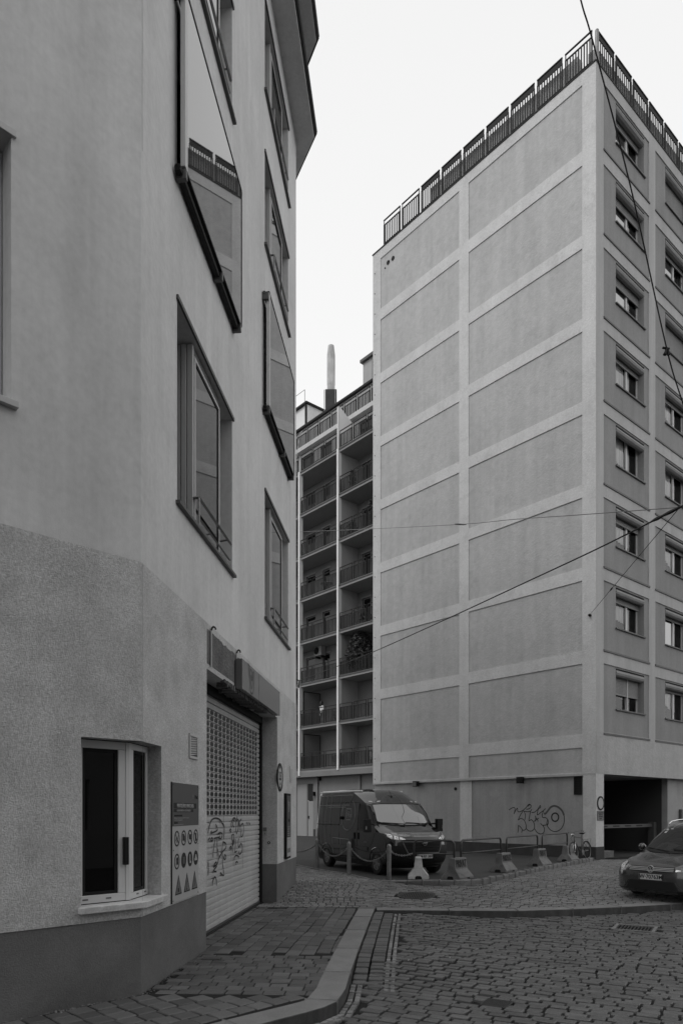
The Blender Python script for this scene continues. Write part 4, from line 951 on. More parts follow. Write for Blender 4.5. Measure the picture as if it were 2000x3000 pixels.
m = MB(); m.fbox(FG, s0_, s1_, z0_, z1_, .001, .006); m.build('backing', 'black', vg)
for k in range(9): m = MB(); z = z0_+.06+k*(z1_-z0_-.1)/9; m.fbox(FG, s0_+.04, s1_-.04, z, z+.03, .012, .03); m.build('louvre_blade', 'dmetal', vg)
for px, py, r in ((1137, 769, .10), (1151, 757, .10), (1128, 786, .035)):
    s = CL.s(px, -.036); m = MB(); m.fdisc(CL, s, CL.z(px, py, -.036), r, -.0355, -.01, 14); m.build('vent_hole', 'black', rb)
m = MB()
for k in range(26):
    z = 3.7+k*1.0; s = LE-.14; m.fdisc(CL, s, z, .022, .001, .02, 8)
m.build('facade_bolts', 'dmetal', rb)
# graffiti on the wall
def sg(x, y): px, py = 1480+x*.12755, 2340+y*.12755; s = FG.s(px, .004); return (s, CZ+(HY-py)*FG.p(s, 0, .004)[1]/FPX)
GG = [[(75, 255), (180, 200), (215, 240), (190, 350)], [(190, 350), (230, 270), (270, 215), (280, 290), (320, 300), (400, 265), (480, 190), (530, 130), (580, 150), (570, 210), (500, 240), (470, 235)],
      [(510, 180), (530, 145), (560, 150)], [(410, 270), (340, 370), (290, 490), (340, 455), (410, 480), (460, 570), (470, 680), (420, 725), (380, 710)],
      [(420, 280), (450, 370), (440, 490)], [(430, 285), (500, 300), (570, 285), (600, 240)], [(570, 285), (550, 400), (535, 510), (590, 480), (650, 560), (660, 680), (600, 740), (530, 735), (475, 690)],
      [(590, 315), (660, 310), (740, 240), (790, 155), (800, 200), (750, 240), (725, 370), (800, 320), (870, 270), (915, 225)], [(870, 280), (840, 360), (850, 430), (920, 435), (975, 500), (970, 590), (945, 560), (965, 480)],
      [(800, 565), (850, 610), (940, 600), (970, 590)], [(850, 610), (890, 690), (870, 780), (800, 810), (720, 770), (665, 690)], [(650, 520), (710, 480), (760, 445)], [(685, 390), (690, 460), (680, 520)], [(700, 440), (735, 490), (740, 525)],
      [(290, 620), (290, 700), (280, 780)], [(290, 610), (340, 650), (380, 710), (365, 780)],
      [(940, 560), (960, 630), (1020, 710), (1120, 755), (1220, 730), (1300, 650), (1345, 520), (1340, 380)]]
m = MB()
for q in GG: m.ribbon(FG, [sg(*p) for p in q], .032, .004)
m.ribbon(FG, [sg(1135+80*math.cos(a*.4), 425+95*math.sin(a*.4)) for a in range(17)], .055, .0045, 2)
m.build('graffiti', 'spray', rb)
m = MB(); m.ribbon(FG, [sg(*p) for p in [(1340, 380), (1290, 270), (1200, 190), (1110, 165), (1030, 200), (960, 290), (910, 345), (880, 330)]], .075, .005); m.build('graffiti_faded', 'spray2', rb)
# roof railings
def railing(F, s0, s1, zb, n, parent, H=1.0, off=-.1, nb_=10, single=True, mt='dmetal', raised=True, nm='railing_panel', jointed=False, fill=()):
    """n framed panels of flat bars with a raised hand rail on each"""
    W_ = (s1-s0)/n; pb = {}
    for i in range(n):
        a, b = s0+i*W_+.055, s0+(i+1)*W_-.055
        m = MB(); m.fbox(F, a, b, zb+.06, zb+.10, off-.015, off+.015); m.fbox(F, a, b, zb+H-.05, zb+H, off-.018, off+.018)
        m.fbox(F, a, a+.045, zb-.05, zb+H+(.0), off-.022, off+.022); m.fbox(F, b-.045, b, zb-.05, zb+H, off-.022, off+.022)
        if raised:
            m.fbox(F, a+.005, b-.005, zb+H+.18, zb+H+.225, off-.02, off+.03); m.fbox(F, a+.01, a+.04, zb+H, zb+H+.19, off-.015, off+.015); m.fbox(F, b-.04, b-.01, zb+H, zb+H+.19, off-.015, off+.015)
        if i in fill: m.fbox(F, a+.042, b-.042, zb+H+.02, zb+H+.17, off-.01, off+.004)
        if jointed:
            for k in range(nb_):
                s = a+.045+(b-a-.09)*(k+.5)/nb_; m.fbox(F, s-.034, s+.034, zb+.10, zb+H-.05, off-.012, off+.012)
        p_ = m.build(nm, mt, parent)
        if not jointed:
            for k in range(nb_):
                s = a+.045+(b-a-.09)*(k+.5)/nb_
                if not pb:
                    m = MB(); m.fbox(F, s-.023, s+.023, zb+.10, zb+H-.05, off-.012, off+.012); o = m.build('bar', mt, p_); pb['o'] = o; pb['d'] = WB[o]-Vector(F.p(s, zb, off))
                else: put(pb['o'], p_, Vector(F.p(s, zb, off))+pb['d'], 'bar')
rl = empty('roof_railing', CL.p(5, TOP+.05), 'long dark bar railing along the roof edge above the blank side wall', 'railing', 'roof railings of the apartment block')
railing(CL, .12, CL.s(1119), TOP+.1, 9, rl, off=-.06, fill=range(1, 7), nb_=9)
rl2 = empty('roof_railing', CR.p(8, TOP+.05), 'dark bar railing along the roof edge above the street windows', 'railing', 'roof railings of the apartment block')
railing(CR, .12, .12+1.348*14, TOP+.1, 14, rl2, off=-.06, nb_=8, fill=range(0, 14))
pp = empty('corner_post', (*C0, TOP)); pp.parent = rb; pp.location = Vector((*C0, TOP))-WB[rb]
m = MB(); q = CL.p(.04, 0, -.14); m.lathe([(.07, TOP), (.07, TOP+1.25), (.03, TOP+1.3), (0, TOP+1.3)], (q[0], q[1], 0), 12); m.build('post_tube', 'gmetal', pp)
pb_ = empty('roof_planter', CL.p(4, TOP)); pb_.parent = rb; pb_.location = Vector(CL.p(4, TOP))-WB[rb]
m = MB(); m.fbox(CL, .9, 8.35, TOP+.05, TOP+1.08, -.6, -.26); m.build('planter_wall', 'panel', pb_)
m = MB(); m.fbox(CR, .5, 14, TOP+.05, TOP+1.08, -.6, -.26); m.build('planter_wall', 'panel', pb_)

# ================================================================ REAR BLOCK WITH BALCONIES
RO = (-.206, 47.2)
RF = Fr(RO, (-.8565, 1), (-1, -.8565))       # s grows to the left
bb = empty('balcony_block', (0, 52, LOT), 'eight storey block of stacked balconies with white fins behind the van', 'building')
slabs = [5.10+3.04*k for k in range(8)]; BAY = 4.27; D = 1.7
s_lo, s_hi = -3*BAY, 3*BAY
inner = Fr(RF.p(0, 0, -D)[:2], RF.d, RF.n)
m = MB(); m.fbox(RF, s_lo, s_hi, 4.75, slabs[-1]-.1, -D-.6, -D-.21); m.build('inner_core', 'room', bb)
# back wall with openings per bay: (start, end) measured from photo columns in the left bay
wl = []
for z in slabs[:-1]:
    lvl = slabs.index(z)
    for b_ in range(-3, 3):
        s = b_*BAY
        if lvl < 2: o = [(s+1.35, s+2.1, z+.02, z+2.3)]
        else: o = [(s+2.95, s+3.75, z+.02, z+2.35), (s+.35, s+1.45, z+.7, z+2.35)]
        wl += [(*q, .15) for q in o]
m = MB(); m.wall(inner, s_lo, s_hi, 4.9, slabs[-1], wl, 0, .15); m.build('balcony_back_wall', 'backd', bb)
for a, b, c, d, _ in wl:
    if -BAY*2 < a < BAY*2:
        m = MB(); frame_rect(m, inner, a+.02, b-.02, c+.02, d-.02, .06, -.14, -.08); o = m.build('balcony_window', 'backd', bb)
        m = MB(); pane(m, inner, a+.08, b-.08, c+.08, d-.08, -.11); m.build('pane', 'glassd', o)
        m = MB(); m.fbox(inner, a-.12, b+.12, d, d+.1, 0, .03); m.build('window_lintel', 'ceil', o)
for z in slabs:
    m = MB(); m.fbox(RF, s_lo, s_hi, z-.2, z, -D, -.02); m.build('balcony_slab', 'ceil', bb)
    m = MB(); m.fbox(RF, s_lo, s_hi, z-.05, z+.03, -.08, .03); m.build('slab_edge_strip', 'mmetal', bb)
for b_ in range(-3, 4):
    s = b_*BAY; full = b_ in (0, -2, 2)
    m = MB(); m.fbox(RF, s-.075, s+.075, 4.9 if b_ != 1 else 4.65, slabs[-1]+.02, -.22, .09); m.build('fin', 'fin', bb)
    if full:
        for z in slabs[:-1]: m = MB(); m.fbox(RF, s-.045, s+.045, z, z+2.84, -D, -.221); m.build('partition_wall', 'back', bb)
for z in slabs[:2]:
    m = MB(); s = BAY-.25; m.fbox(RF, s-.02, s+.02, z+.02, z+2.5, -1.62, -.2); m.build('divider_screen', 'backd', bb)
    m = MB(); m.fbox(RF, s-.03, s+.03, z+.02, z+2.55, -.2, -.14); m.fbox(RF, s-.03, s+.03, z+2.5, z+2.56, -1.66, -.14); m.fbox(RF, s-.03, s+.03, z, z+2.5, -1.68, -1.62); m.build('divider_frame', 'dmetal', bb)
for z in slabs:
    for b_ in (-2, -1, 0, 1):
        railing(RF, b_*BAY+.08, (b_+1)*BAY-.1, z+.02, 3, bb, H=.92, off=-.0, nb_=8, jointed=True, nm='balcony_railing', mt='dmetal')
# set back storeys
def band(z0, z1, off, mt, s0=s_lo, s1=s_hi, name='terrace_wall', th=.3): m = MB(); m.fbox(RF, s0, s1, z0, z1, off-th, off); return m.build(name, mt, bb)
T1 = slabs[-1]
m = MB(); hz = [(s, s+1.3, T1+.1, T1+2.2, .2) for s in (-3.6, -1.6, .6, 2.6, 4.8)]; F1 = Fr(RF.p(0, 0, -1.6)[:2], RF.d, RF.n)
m.wall(F1, s_lo, s_hi, T1, T1+2.9, hz); m.build('terrace_wall', 'back', bb)
for a, b, c, d, _ in hz: m = MB(); m.fbox(F1, a, b, c, d, -.22, -.15); m.build('terrace_window', 'glassd', bb)
band(T1+2.6, T1+2.9, -1.3, 'band', name='terrace_slab', th=3)
for i, s in enumerate((0,)):
    m = MB(); m.add([RF.p(s, T1, .02), RF.p(s, T1, -1.7), RF.p(s, T1+1.9, -1.7), RF.p(s, T1+2.9, -.15), RF.p(s, T1+2.9, .02)], [(0, 1, 2, 3, 4)]); m.add([RF.p(s+.1, T1, .02), RF.p(s+.1, T1, -1.7), RF.p(s+.1, T1+1.9, -1.7), RF.p(s+.1, T1+2.9, -.15), RF.p(s+.1, T1+2.9, .02)], [(4, 3, 2, 1, 0)]); 
    m.fbox(RF, s, s+.1, T1, T1+2.85, -.1, .03); m.build('terrace_divider', 'fin', bb)
FT = Fr(RF.p(0, 0, -1.45)[:2], RF.d, RF.n)
railing(FT, -2*BAY, 2.2*BAY, T1+2.92, 13, bb, H=.95, off=0, nb_=8, jointed=True, nm='terrace_railing')
band(T1+2.9, T1+5.6, -3.0, 'back'); band(T1+5.6, T1+5.75, -2.8, 'dmetal', name='roof_edge')
band(T1+5.5, T1+5.6, -3.0, 'band', name='roof_slab', th=6)
p_s = RF.s(1063, -3.2); m = MB(); m.fbox(RF, p_s-6, p_s, T1+5.7, T1+7.6, -5, -3.2); m.build('penthouse', 'back', bb)
m = MB(); m.fbox(RF, p_s-6, p_s+.12, T1+7.6, T1+7.8, -5, -3.0); m.build('penthouse_roof', 'mmetal', bb)
m = MB(); m.fbox(RF, p_s-2.6, p_s-1.0, T1+6.0, T1+7.4, -3.2, -3.17); m.build('penthouse_window', 'glassd', bb)
hs_ = RF.s(905, -4.5); m = MB(); m.fbox(RF, hs_, hs_+8, T1+2.9, T1+8.6, -7.5, -4.3); m.build('stair_house', 'fin', bb)
m = MB(); m.fbox(RF, hs_-.15, hs_+8, T1+8.6, T1+8.75, -7.7, -4.1); m.fbox(RF, hs_-.02, hs_+.1, T1+5, T1+8.6, -4.3, -4.15); m.fbox(RF, hs_, hs_+8, T1+6.6, T1+6.8, -4.3, -4.2); m.build('stair_house_edge', 'dmetal', bb)
m = MB()
for k in range(5): m.tube([RF.p(hs_+.3+k*1.6, T1+8.75, -4.3), RF.p(hs_+.3+k*1.6, T1+9.9, -4.3)], .025, 5)
m.tube([RF.p(hs_+.3, T1+9.9, -4.3), RF.p(hs_+7, T1+9.9, -4.3)], .02, 5); m.build('roof_guard_rail', 'gmetal', bb)
m = MB(); m.tube([RF.p(2*BAY-2, T1+1.9, .0), RF.p(BAY-.4, T1+2.75, .1)], .04, 6); m.tube([RF.p(BAY+.3, T1+1.1, .05), RF.p(BAY+.1, T1+1.9, .1), RF.p(BAY-.1, T1+2.4, .1)], .02, 6); m.tube([RF.p(2.0*BAY, T1+.55, .12), RF.p(BAY+.25, T1+1.0, .12)], .06, 6); m.build('awning_poles', 'alu', bb)
# ground floor of the rear block
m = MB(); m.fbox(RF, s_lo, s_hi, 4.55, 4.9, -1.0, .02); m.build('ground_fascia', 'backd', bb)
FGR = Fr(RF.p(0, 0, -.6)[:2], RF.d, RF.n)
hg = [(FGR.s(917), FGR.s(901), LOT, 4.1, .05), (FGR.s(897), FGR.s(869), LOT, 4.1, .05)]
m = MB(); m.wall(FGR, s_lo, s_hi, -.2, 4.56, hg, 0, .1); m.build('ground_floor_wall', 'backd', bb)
a, b = FGR.s(917), FGR.s(901.5); zm = FGR.z(910, 2347)
m = MB(); m.fbox(FGR, a, b, LOT-.2, zm, -.08, -.03); dr = m.build('door', 'ceil', bb)
m = MB(); m.fbox(FGR, b-.12, b-.06, 1.6, 1.8, -.03, .05); m.build('handle', 'dmetal', dr)
m = MB(); 
for k in range(16): z = zm+.05+k*(4.05-zm)/16; m.fbox(FGR, a, b, z, z+.08, -.06, -.01)
m.fbox(FGR, a, b, zm, 4.1, -.1, -.07); m.build('louvre_panel', 'dmetal', bb)
a, b = FGR.s(897), FGR.s(869); m = MB(); m.fbox(FGR, a, b+1, LOT-.2, 4.1, -.08, -.04); m.build('garage_door', 'ceil', bb)
m = MB(); m.fbox(FGR, s_lo, FGR.s(918), LOT-.2, .85, .0, .02); m.build('base_strip', 'dplinth', bb)
for px in (931, 1055): m = MB(); s = FGR.s(px); m.fbox(FGR, s-.1, s+.1, LOT, 4.5, 0, .12); m.build('pilaster', 'backd', bb)
m = MB(); s = FGR.s(923); m.fbox(FGR, s-.15, s+.15, FGR.z(923, 2331), FGR.z(923, 2320), .02, .3); tag(m.build('security_camera', 'plastic'), 'small dark box lamp beside the louvred door of the rear block', 'lamp')
m = MB(); s = FGR.s(938); m.fbox(FGR, s-.1, s+.1, FGR.z(938, 2287), FGR.z(938, 2274), .0, .2); tag(m.build('wall_lamp', 'plastic'), 'small dark wall lamp just under the rear balconies above the van', 'lamp')
# chimney
Yc = 56; xc = (969.5-1000)/FPX*Yc; zt = CZ+(HY-1014)*Yc/FPX; zb3 = CZ+(HY-1190)*Yc/FPX
ch = empty('chimney', (xc, Yc, zb3-1), 'tall pale steel flue pipe on a dark square base on the rear roof', 'chimney')
m = MB(); m.lathe([(.31, zb3), (.31, zt-3.2)], (xc, Yc, 0), 20); m.lathe([(.30, zt-3.2), (.325, zt-3.1), (.325, zt-.75), (.25, zt-.1), (.24, zt), (.16, zt), (.16, zt-1)], (xc, Yc, 0), 20); m.build('flue_pipe', 'chim', ch, smooth=True, auto=35)
m = MB(); m.box(xc-.45, xc+.45, Yc-.45, Yc+.45, zb3-3, zb3+1.1); m.build('base_casing', 'dplinth', ch, bevel=.03)
for sx_ in (-.55, .3):
    m = MB(); m.box(xc+sx_, xc+sx_+.06, Yc-.53, Yc-.46, zb3-1, zb3+1.0); m.build('strut', 'gmetal', ch)
# air conditioner, plant, chairs and person on the balconies
z2 = slabs[2]
sA = RF.s(934, -1.3); ac = empty('air_conditioner', RF.p(sA, z2+1.6, -1.4), 'white air conditioner unit hanging on the balcony wall above the person', 'air conditioner')
za = RF.z(930, 1922, -1.3); m = MB(); m.fbox(RF, sA-.35, sA+.45, za, za+.72, -1.65, -1.2); m.build('casing', 'back', ac, bevel=.02)
m = MB(); m.fdisc(RF, sA+.15, za+.36, .27, -1.199, -1.18, 20); m.build('fan_grille', 'black', ac)
m = MB(); m.fbox(RF, sA-.3, sA-.25, za-.15, za, -1.7, -1.25); m.fbox(RF, sA+.3, sA+.35, za-.15, za, -1.7, -1.25); m.tube([RF.p(sA-.2, za, -1.6), RF.p(sA-.2, z2, -1.6)], .025, 6); m.build('bracket', 'dmetal', ac)
def plant(name, F, s, z, off, h, w, n, lab, cat, leaf=.09):
    e = empty(name, F.p(s, z, off), lab, cat)
    m = MB(); p0_ = Vector(F.p(s, z, off)); m.lathe([(.16, z), (.2, z+.3), (.19, z+.3)], (p0_.x, p0_.y, 0), 12); m.build('pot', 'conc', e)
    m = MB()
    for _ in range(9):
        a = random.uniform(0, 6.3); q = p0_+Vector((math.cos(a)*w*.3, math.sin(a)*w*.3, h*random.uniform(.6, .9))); mid = p0_+Vector((math.cos(a)*w*.05, math.sin(a)*w*.05, h*.45)); m.tube([p0_+Vector((0, 0, .25)), mid, q], [.018, .012, .005], 5)
    m.build('stem', 'leaf', e)
    m = MB()
    for _ in range(n):
        u = random.random(); a = random.uniform(0, 6.3); rr_ = w*.5*math.sqrt(random.random())*(.55+.6*math.sin(math.pi*min(1, u*.9+.15)))
        c = p0_+Vector((math.cos(a)*rr_, math.sin(a)*rr_, .25+u*(h-.25)+random.gauss(0, .05)))
        d = Vector((random.gauss(0, 1), random.gauss(0, 1), random.gauss(0, .8))).normalized(); t = d.cross(Vector((random.gauss(0, 1), random.gauss(0, 1), random.gauss(0, 1)))).normalized()
        L = leaf*random.uniform(.7, 1.5); m.add([c-d*L, c+t*L*.35, c+d*L, c-t*L*.35], [(0, 1, 2, 3)])
    m.build('foliage', 'leaf', e)
plant('balcony_shrub', RF, -1.35, z2, -.75, 2.7, 1.75, 2600, 'big dark bushy shrub filling the balcony right of the air conditioner', 'shrub', .10)
plant('potted_plant', RF, -.9, slabs[5]+.0, -.5, 1.0, .7, 160, 'small spiky plants on the right balcony five floors above the ground balconies', 'plant', .12)
plant('potted_plant', RF, -2.6, slabs[5]+.0, -.6, 1.9, .5, 160, 'slender tall plant at the right edge of the same upper balcony', 'plant', .16)
plant('potted_plant', RF, -1.1, slabs[6]+.0, -.3, 1.35, .45, 200, 'dark round topped plant behind the railing of the highest right balcony', 'plant', .09)
plant('potted_plant', RF, -2.3, slabs[3]+.0, -.35, .75, .9, 260, 'low leafy plants behind the railing one floor above the big shrub', 'plant', .09)
# chairs and a table behind railings
for lv, s, lab in ((0, 1.0, 'slatted folding chair behind the lowest left railing'), (1, .9, 'folding chair on the balcony right of the person'), (4, 1.9, 'pale round garden table behind the railing five floors up'), (0, -2.7, 'pale folding chair at the right end of the lowest balcony')):
    e = empty('garden_table' if 'table' in lab else 'folding_chair', RF.p(s, slabs[lv], -.6), lab, 'table' if 'table' in lab else 'chair'); z = slabs[lv]
    if 'table' in lab:
        p_ = RF.p(s, 0, -.6); m = MB(); m.lathe([(.0, z+.70), (.45, z+.70), (.45, z+.73), (0, z+.73)], (p_[0], p_[1], 0), 20); m.build('table_top', 'back', e)
        for k in range(3): m = MB(); a = k*2.1; m.tube([(p_[0], p_[1], z+.68), (p_[0]+.3*math.cos(a), p_[1]+.3*math.sin(a), z)], .015, 6); m.build('leg', 'dmetal', e)
    else:
        for k in range(4): m = MB(); m.fbox(RF, s-.2, s+.2, z+.5+k*.09, z+.56+k*.09, -.42, -.40); m.build('back_slat', 'dplinth' if 'pale' not in lab else 'back', e)
        m = MB(); m.fbox(RF, s-.21, s+.21, z+.43, z+.455, -.8, -.42); m.build('seat', 'dplinth' if 'pale' not in lab else 'back', e)
        for q in (-.2, .2):
            m = MB(); m.tube([RF.p(s+q, z, -.82), RF.p(s+q, z+.88, -.40)], .014, 6); m.build('leg', 'dmetal', e)
            m = MB(); m.tube([RF.p(s+q*.9, z, -.42), RF.p(s+q*.9, z+.44, -.8)], .014, 6); m.build('leg', 'dmetal', e)
# person, standing with the back half turned
def person(P, z, yaw):
    e = empty('person', (P[0], P[1], z), 'person in a loose white shirt with long dark hair standing on the second balcony', 'person', rot=(0, 0, yaw), local=True)
    me_pts = [(0, 0, .92), (0, 0, 1.1), (0, 0, 1.28), (0, 0, 1.40), (0, .01, 1.48), (0, .02, 1.56), (0, .01, 1.66),
              (.09, 0, .85), (.10, .02, .48), (.10, -.02, .08), (.11, .10, .03), (-.09, 0, .85), (-.10, .0, .48), (-.10, -.03, .08), (-.11, .09, .03),
              (.17, 0, 1.38), (.22, .0, 1.12), (.20, .16, .96), (-.17, 0, 1.38), (-.21, .03, 1.14), (-.10, .26, 1.28), (.2, .2, .92), (-.06, .30, 1.34)]
    ed = [(0, 1), (1, 2), (2, 3), (3, 4), (4, 5), (5, 6), (0, 7), (7, 8), (8, 9), (9, 10), (0, 11), (11, 12), (12, 13), (13, 14), (3, 15), (15, 16), (16, 17), (17, 21), (3, 18), (18, 19), (19, 20), (20, 22)]
    rd = [(.15, .11), (.13, .10), (.15, .11), (.14, .09), .05, .085, .08, .09, .06, .04, .035, .09, .06, .04, .035, .055, .042, .032, .055, .042, .032, .03, .03]
    def mk(name, pts, ed, rd, mt):
        me = bpy.data.meshes.new(name); me.from_pydata(pts, ed, []); o = bpy.data.objects.new(name, me); COL.objects.link(o); o.parent = e; WB[o] = Vector((0, 0, 0))
        o.modifiers.new('skin', 'SKIN')
        for i, r in enumerate(rd): me.skin_vertices[0].data[i].radius = r if isinstance(r, tuple) else (r, r)
        me.skin_vertices[0].data[0].use_root = True
        b = o.modifiers.new('sub', 'SUBSURF'); b.levels = b.render_levels = 2; me.materials.append(M[mt]); return o
    try:
        mk('body', me_pts, ed, rd, 'skin')
        mk('shirt', [(0, 0, .86), (0, 0, 1.1), (0, 0, 1.3), (0, 0, 1.41), (.17, 0, 1.38), (.24, 0, 1.1), (-.17, 0, 1.38), (-.22, .04, 1.14)], [(0, 1), (1, 2), (2, 3), (3, 4), (4, 5), (3, 6), (6, 7)],
           [(.2, .15), (.17, .13), (.18, .13), (.12, .09), .08, .075, .08, .075], 'shirt')
        mk('trousers', [(0, 0, .9), (.09, 0, .82), (.10, .02, .48), (.10, -.02, .1), (-.09, 0, .82), (-.10, 0, .48), (-.10, -.03, .1)], [(0, 1), (1, 2), (2, 3), (0, 4), (4, 5), (5, 6)], [(.16, .12), .105, .075, .06, .105, .075, .06], 'trouser')
    except Exception as ex: print('person', ex)
    m = MB(); m.lathe([(0, 1.79), (.07, 1.77), (.105, 1.70), (.11, 1.62), (.10, 1.5), (.085, 1.36), (.05, 1.28), (0, 1.26)], (0, -.035, 0), 14); m.build('hair', 'hair', e, smooth=True)
sP = RF.s(942.5, -.75); pP = RF.p(sP, 0, -.75); person(pP, slabs[1], R(-60))
# ================================================================ BOLLARDS, CHAINS, BARRIERS, BICYCLE
def gpt(px, py, H=1.75): Y = H*FPX/(py-HY); return ((px-1000)/FPX*Y, Y)
BO = [(-2.3, 24.6), gpt(928.5, 2544.5), gpt(1022.5, 2563), gpt(1139, 2577.5)]
bl = ['bollard hidden at the corner of the pier', 'left bollard of three, in front of the rear wheel of the van', 'middle bollard of three, in front of the sliding door side of the van', 'right bollard of three, beside the front wheel of the van']
for (x, y), lab in zip(BO, bl):
    b = empty('bollard', (x, y, LOT), 'grey steel '+lab, 'bollard', 'chained bollards along the parking lot')
    m = MB(); m.lathe([(.058, LOT-.1), (.058, LOT+.80), (.054, LOT+.84), (.058, LOT+.845), (.056, LOT+.87), (.04, LOT+.905), (.018, LOT+.92), (0, LOT+.922)], (x, y, 0), 20); m.build('post', 'gmetal', b, smooth=True, auto=40)
    for sg_ in (-1, 1):
        m = MB(); m.lathe([(.022, -.012), (.03, 0), (.022, .012)], (x+sg_*.067, y, LOT+.72), 10, axis='y'); m.build('chain_eye', 'gmetal', b)
def link(m, c, t, roll, L=.034, w=.019, r=.0062):
    t = Vector(t).normalized(); u = t.cross(Vector((0, 0, 1))).normalized(); v = u.cross(t)
    a = u*math.cos(roll)+v*math.sin(roll); pts = []
    for k in range(9):
        q = 2*math.pi*k/8; pts.append(Vector(c)+t*L*math.cos(q)+a*w*math.sin(q))
    m.tube(pts, r, 5, caps=False)
def chain(a, b, sag, lab):
    a, b = Vector(a), Vector(b); e = tag(None, None) if 0 else None
    m = MB(); d = (b-a).length; n = int(d*1.04/.048)
    for k in range(n+1):
        t = k/n; p = a.lerp(b, t); p.z -= sag*4*t*(1-t); tg = (b-a); tg.z -= sag*4*(1-2*t); link(m, p, tg, (k % 2)*math.pi/2)
    tag(m.build('chain', 'gmetal', smooth=True), lab, 'chain', 'chains between the bollards')
ez = LOT+.70
hp0 = None
def P3(q, dx=0): return (q[0]+dx, q[1], ez)
chain(P3(BO[0], .07), P3(BO[1], -.07), .26, 'sagging steel chain running from the pier corner to the left bollard')
chain(P3(BO[1], .07), P3(BO[2], -.07), .24, 'sagging steel chain between left and middle bollards')
chain(P3(BO[2], .07), P3(BO[3], -.07), .27, 'sagging steel chain between middle and right bollards')
# concrete barrier feet
def foot(c, ax, L, lab, word=None, mt='conc2'):
    ax = Vector((ax[0], ax[1])).normalized(); e = empty('concrete_barrier', (c[0], c[1], LOT), lab, 'concrete block', 'concrete barrier feet along the parking lot')
    nx = Vector((ax.y, -ax.x))
    prof = [(.27, 0), (.27, .07), (.115, .27), (.088, .52), (.075, .555)]
    m = MB(); full = [(a, b) for a, b in prof]+[(-a, b) for a, b in prof[::-1]]
    n = len(full); tl = [1.0, .99, .86, .82, .80]; tl = tl+tl[::-1]
    for sg_ in (-1, 1):
        for (a, b), t in zip(full, tl): q = Vector(c)+ax*sg_*L/2*t+nx*a; m.v.append((q.x, q.y, LOT+b))
    m.f += [tuple(range(n))[::-1], tuple(range(n, 2*n))]+[(i, (i+1) % n, (i+1) % n+n, i+n) for i in range(n)]
    m.build('block', mt, e, bevel=.014, seg=3)
    F = Fr((c[0]+nx.x*.094, c[1]+nx.y*.094), (ax.x, ax.y), (nx.x, nx.y))
    for sg_ in (-1, 1):                       # forklift slots and end arch, as dark inset mouths
        m = MB(); Fe = Fr((Vector(c)+ax*sg_*(L/2*1.0))[:], (nx.x, nx.y), (ax.x*sg_, ax.y*sg_)); m.fpoly(Fe, [(-.09, LOT), (.09, LOT), (.085, LOT+.06), (.05, LOT+.085), (-.05, LOT+.085), (-.085, LOT+.06)], -.01, .004); m.build('end_slot', 'black', e)
    Fs = Fr((c[0]+nx.x*.272, c[1]+nx.y*.272), (ax.x, ax.y), (nx.x, nx.y))
    m = MB(); m.fpoly(Fs, [(.02, LOT), (.16, LOT), (.15, LOT+.055), (.03, LOT+.055)], -.02, .003); m.build('side_slot', 'black', e)
    if word:
        o = text(word, F, -.0, LOT+.40, .016, .27 if len(word) < 7 else .24, 'ink', e, sx=.60 if len(word) < 7 else .42, bold=.005, lean=R(6))
    return e
FT_ = [((2.02, 18.55), (.10, 1), .68, 'pale whitened end of the first barrier foot beside the cone-like flare below the van plate', None, 'concw'),
       ((3.02, 18.35), (.64, .77), .74, 'concrete barrier foot lettered PRIVAT in front of the van', 'PRIVAT', 'conc2'),
       ((4.72, 20.55), (.63, .78), .74, 'concrete barrier foot lettered PARKPLATZ, second from the van', 'PARKPLATZ', 'conc2'),
       ((6.42, 22.85), (.63, .78), .74, 'weathered concrete barrier foot with faded letters left of the bicycle block', 'PRIVAT', 'conc2'),
       ((8.02, 24.95), (.63, .78), .74, 'last concrete barrier foot, half hidden behind the bicycle', None, 'conc2')]
FT_[0] = (FT_[0][0], FT_[0][1], FT_[0][2], 'pale whitened barrier foot seen end on below the van plate', None, 'concw')
for a in FT_: foot(a[0], a[1], a[2], a[3], a[4], a[5])
def hoop(p, q, lab, ztop=1.345):
    e = empty('tube_railing', ((p[0]+q[0])/2, (p[1]+q[1])/2, LOT+.5), lab, 'barrier', 'tube hoops between the barrier feet')
    d = Vector((q[0]-p[0], q[1]-p[1])).normalized(); r = .12; pts = [(p[0], p[1], LOT+.45)]
    for k in range(6): a = math.pi/2*k/5; pts.append((p[0]+d.x*r*(1-math.cos(a)), p[1]+d.y*r*(1-math.cos(a)), ztop-r+r*math.sin(a)))
    for k in range(6): a = math.pi/2*k/5; pts.append((q[0]-d.x*r*(1-math.sin(a)), q[1]-d.y*r*(1-math.sin(a)), ztop-r+r*math.cos(a)))
    pts.append((q[0], q[1], LOT+.45)); m = MB(); m.tube(pts, .028, 10); m.build('hoop_tube', 'mmetal' if 0 else 'hoopm', e, smooth=True)
    m = MB(); m.tube([(p[0], p[1], 1.00), (q[0], q[1], 1.00)], .017, 8); m.build('middle_rail', 'hoopm', e, smooth=True); return e
M['hoopm'] = mat('weathered_tube', .06, rough=.45, metal=.2, blotch=.2, bscale=8)
def along(c, ax, t): a = Vector(ax).normalized(); return (c[0]+a.x*t, c[1]+a.y*t)
h_ = [((1.90, 18.5), along(FT_[1][0], FT_[1][1], -.17), 'tube hoop in front of the van grille'), (along(FT_[1][0], FT_[1][1], .17), along(FT_[2][0], FT_[2][1], -.18), 'tube hoop between the PRIVAT and PARKPLATZ feet'),
      (along(FT_[2][0], FT_[2][1], .2), along(FT_[3][0], FT_[3][1], -.18), 'tube hoop in front of the left part of the wall graffiti'), (along(FT_[3][0], FT_[3][1], .2), along(FT_[4][0], FT_[4][1], -.1), 'tube hoop just left of the bicycle')]
